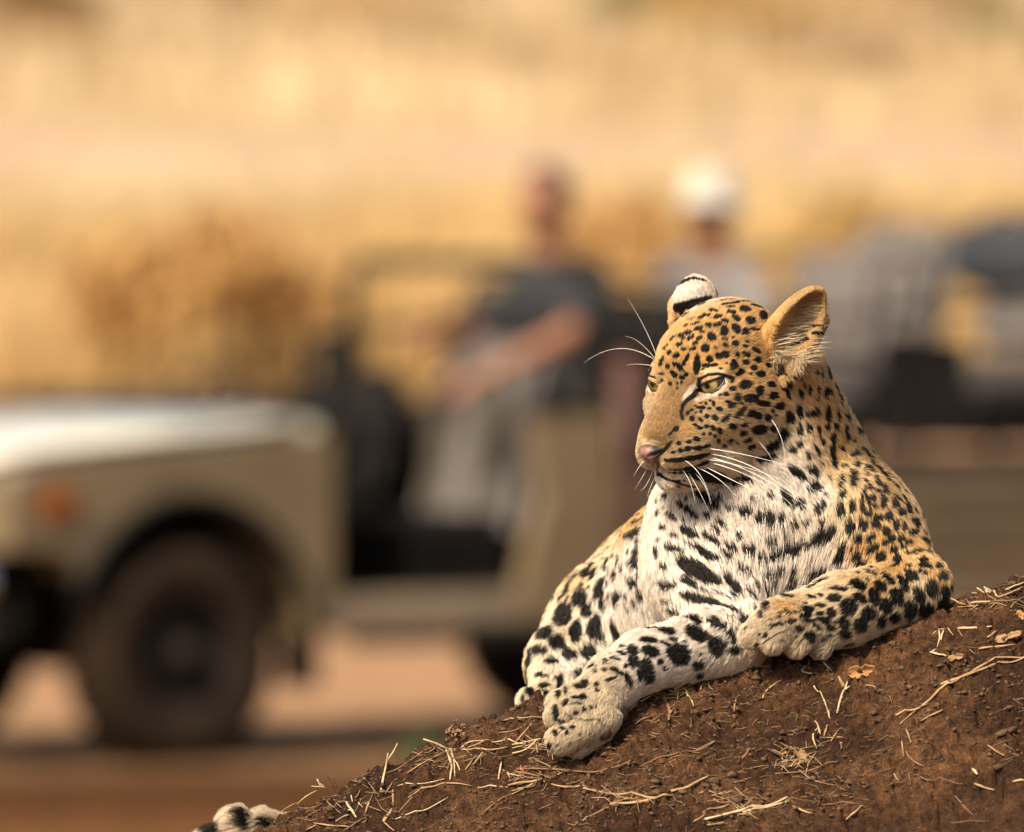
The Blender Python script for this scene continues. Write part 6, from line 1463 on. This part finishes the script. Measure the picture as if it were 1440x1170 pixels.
# ---- shrubs and trees far behind: trunk, limbs, crown of leaf-sized faces
def woody(name, px, D, hgt, wid, leafmat, label, cat, group=None, leaves=1500, trunk_h=0.35, seed=1, ls=0.09):
    r = np.random.default_rng(seed); x = (px - 720) / FPX * D; z = float(ground_z(x, D))
    rt = empty(name, (x, D, z)); tag(rt, label, cat, group)
    o = tube('trunk', [(0, 0, -0.05), (0.03 * wid, 0, hgt * trunk_h * .6), (-0.02 * wid, 0.02, hgt * trunk_h * 1.4)], [0.035 * hgt, 0.028 * hgt, 0.014 * hgt], BARK, None, 8); o.parent = rt
    for k in range(7):
        a = r.uniform(0, 6.28); q = r.uniform(.5, .9)
        o = tube('limb', [(0, 0, hgt * trunk_h * r.uniform(.5, 1.1)), (math.cos(a) * wid * .2, math.sin(a) * wid * .2, hgt * (trunk_h + .2)), (math.cos(a) * wid * .42 * q, math.sin(a) * wid * .42 * q, hgt * (trunk_h + .4 * q))], [0.013 * hgt, 0.009 * hgt, 0.004 * hgt], BARK, None, 6); o.parent = rt
    c = r.normal(size=(14, 3)) * np.array([wid * .26, wid * .26, hgt * .15]) + np.array([0, 0, hgt * .66])
    ci = r.integers(0, 14, leaves); p = c[ci] + r.normal(size=(leaves, 3)) * np.array([wid * .1, wid * .1, hgt * .075])
    p[:, 2] = np.maximum(p[:, 2], hgt * .12)
    u = r.normal(size=(leaves, 3)); u /= np.linalg.norm(u, axis=1, keepdims=True); v = np.cross(u, r.normal(size=(leaves, 3))); v /= np.linalg.norm(v, axis=1, keepdims=True)
    s = ls * r.uniform(.6, 1.4, leaves)[:, None]
    V = np.stack([p - u * s, p + v * s * .5, p + u * s, p - v * s * .5], 1).reshape(-1, 3)
    o = link('crown', mesh_np('crown', V, np.arange(leaves * 4).reshape(-1, 4)), leafmat, None, False); o.parent = rt
    return rt
BARK = mat_noise('bark', (0.06, 0.04, 0.028), (0.11, 0.075, 0.05), 6, 5, 0.95)
LF_B = mat_noise('brown_leaves', (0.24, 0.125, 0.05), (0.36, 0.205, 0.085), 2, 3, 0.8)
LF_R = mat_noise('rust_leaves', (0.33, 0.17, 0.06), (0.45, 0.255, 0.095), 2, 3, 0.8)
LF_D = mat_noise('dark_leaves', (0.06, 0.038, 0.022), (0.12, 0.075, 0.04), 2, 3, 0.8)
LF_G = mat_noise('green_leaves', (0.09, 0.10, 0.03), (0.20, 0.19, 0.06), 2, 3, 0.8)
LF_Y = mat_noise('ochre_leaves', (0.38, 0.23, 0.08), (0.50, 0.32, 0.12), 2, 3, 0.8)
woody('dry_shrub', 325, 86.5, 1.4, 1.5, LF_R, 'brown dry shrub in the tall grass beyond the bonnet', 'shrub', leaves=1600, seed=3, trunk_h=.15)
woody('dry_shrub', 850, 92, 1.65, 1.2, LF_R, 'brown dry shrub behind the person in charcoal shirt', 'shrub', leaves=1300, seed=4, trunk_h=.15)
woody('dry_shrub', 1215, 96, 1.55, 1.4, LF_Y, 'ochre dry shrub beyond the last seat row', 'shrub', leaves=1300, seed=5, trunk_h=.15)
woody('dry_shrub', 30, 92, 1.2, 1.2, LF_B, 'low brown shrub beyond the front of the bonnet', 'shrub', leaves=1000, seed=6, trunk_h=.15)
woody('bare_tree', 80, 234, 1.5, 2.6, LF_D, 'dark brown bare looking tree on the far bank', 'tree', leaves=2600, seed=7, ls=.14)
woody('bare_tree', -10, 226, 1.2, 2.6, LF_B, 'small brown tree lower on the far bank', 'tree', leaves=1800, seed=8, ls=.12)
woody('green_bush', 880, 234, 1.1, 2.2, LF_G, 'olive green bush alone on the far bank', 'bush', leaves=1800, seed=9, ls=.12, trunk_h=.15)
woody('green_bush', 1408, 224, 1.0, 1.5, LF_G, 'green bush on the bank above the last seat row', 'bush', leaves=1500, seed=10, ls=.12, trunk_h=.15)
woody('bank_shrub', 1280, 236, 1.2, 4.2, LF_B, 'wide brown shrub high on the far bank', 'shrub', leaves=2400, seed=11, ls=.12, trunk_h=.15)
woody('bank_shrub', 420, 238, 1.0, 4.2, LF_Y, 'low wide ochre shrub on the far bank', 'shrub', leaves=2000, seed=12, ls=.12, trunk_h=.15)
woody('bank_shrub', 1050, 225, 1.3, 3.4, LF_Y, 'ochre shrub low on the bank right of the green bush', 'shrub', leaves=1700, seed=13, ls=.12, trunk_h=.15)
for k, (px_, D_, h_, w_, mt_) in enumerate(((190, 222, .9, 3.0, LF_B), (560, 232, 1.2, 3.6, LF_B), (700, 214, .8, 2.6, LF_B), (300, 246, 1.6, 3.2, LF_B), (990, 240, 1.2, 3.0, LF_B), (1180, 216, .8, 3.0, LF_B), (640, 252, 1.5, 3.0, LF_B))):
    woody('bank_scrub', px_, D_, h_, w_, mt_, 'low brown scrub clump scattered over the pale bank', 'shrub', 'brown scrub clumps on the far bank', leaves=1100, seed=40 + k, ls=.12, trunk_h=.15)
# green tuft on the ground beside the mound
gt = empty('grass_tuft', (at(592, 1062, 39.0).x, 39.0, 0)); tag(gt, 'small green grass tuft on the ground left of the mound', 'grass tuft')
r_ = np.random.default_rng(5); n = 140; an_ = r_.uniform(0, 6.28, n); L = r_.uniform(.08, .2, n); q = r_.uniform(0, .05, n)
V = np.stack([np.stack([q * np.cos(an_) - .006 * np.sin(an_), q * np.sin(an_) + .006 * np.cos(an_), 0 * an_], -1), np.stack([q * np.cos(an_) + .006 * np.sin(an_), q * np.sin(an_) - .006 * np.cos(an_), 0 * an_], -1), np.stack([(q + L * .5) * np.cos(an_), (q + L * .5) * np.sin(an_), L], -1)], 1).reshape(-1, 3)
GG = mat_noise('green_grass', (0.08, 0.10, 0.03), (0.14, 0.155, 0.055), 9, 3, 0.7)
o = link('leaf_blades', mesh_np('leaf_blades', V, np.arange(n * 3).reshape(-1, 3)), GG, None, False); o.parent = gt
print('all done', round(_t.time() - _t0, 1))
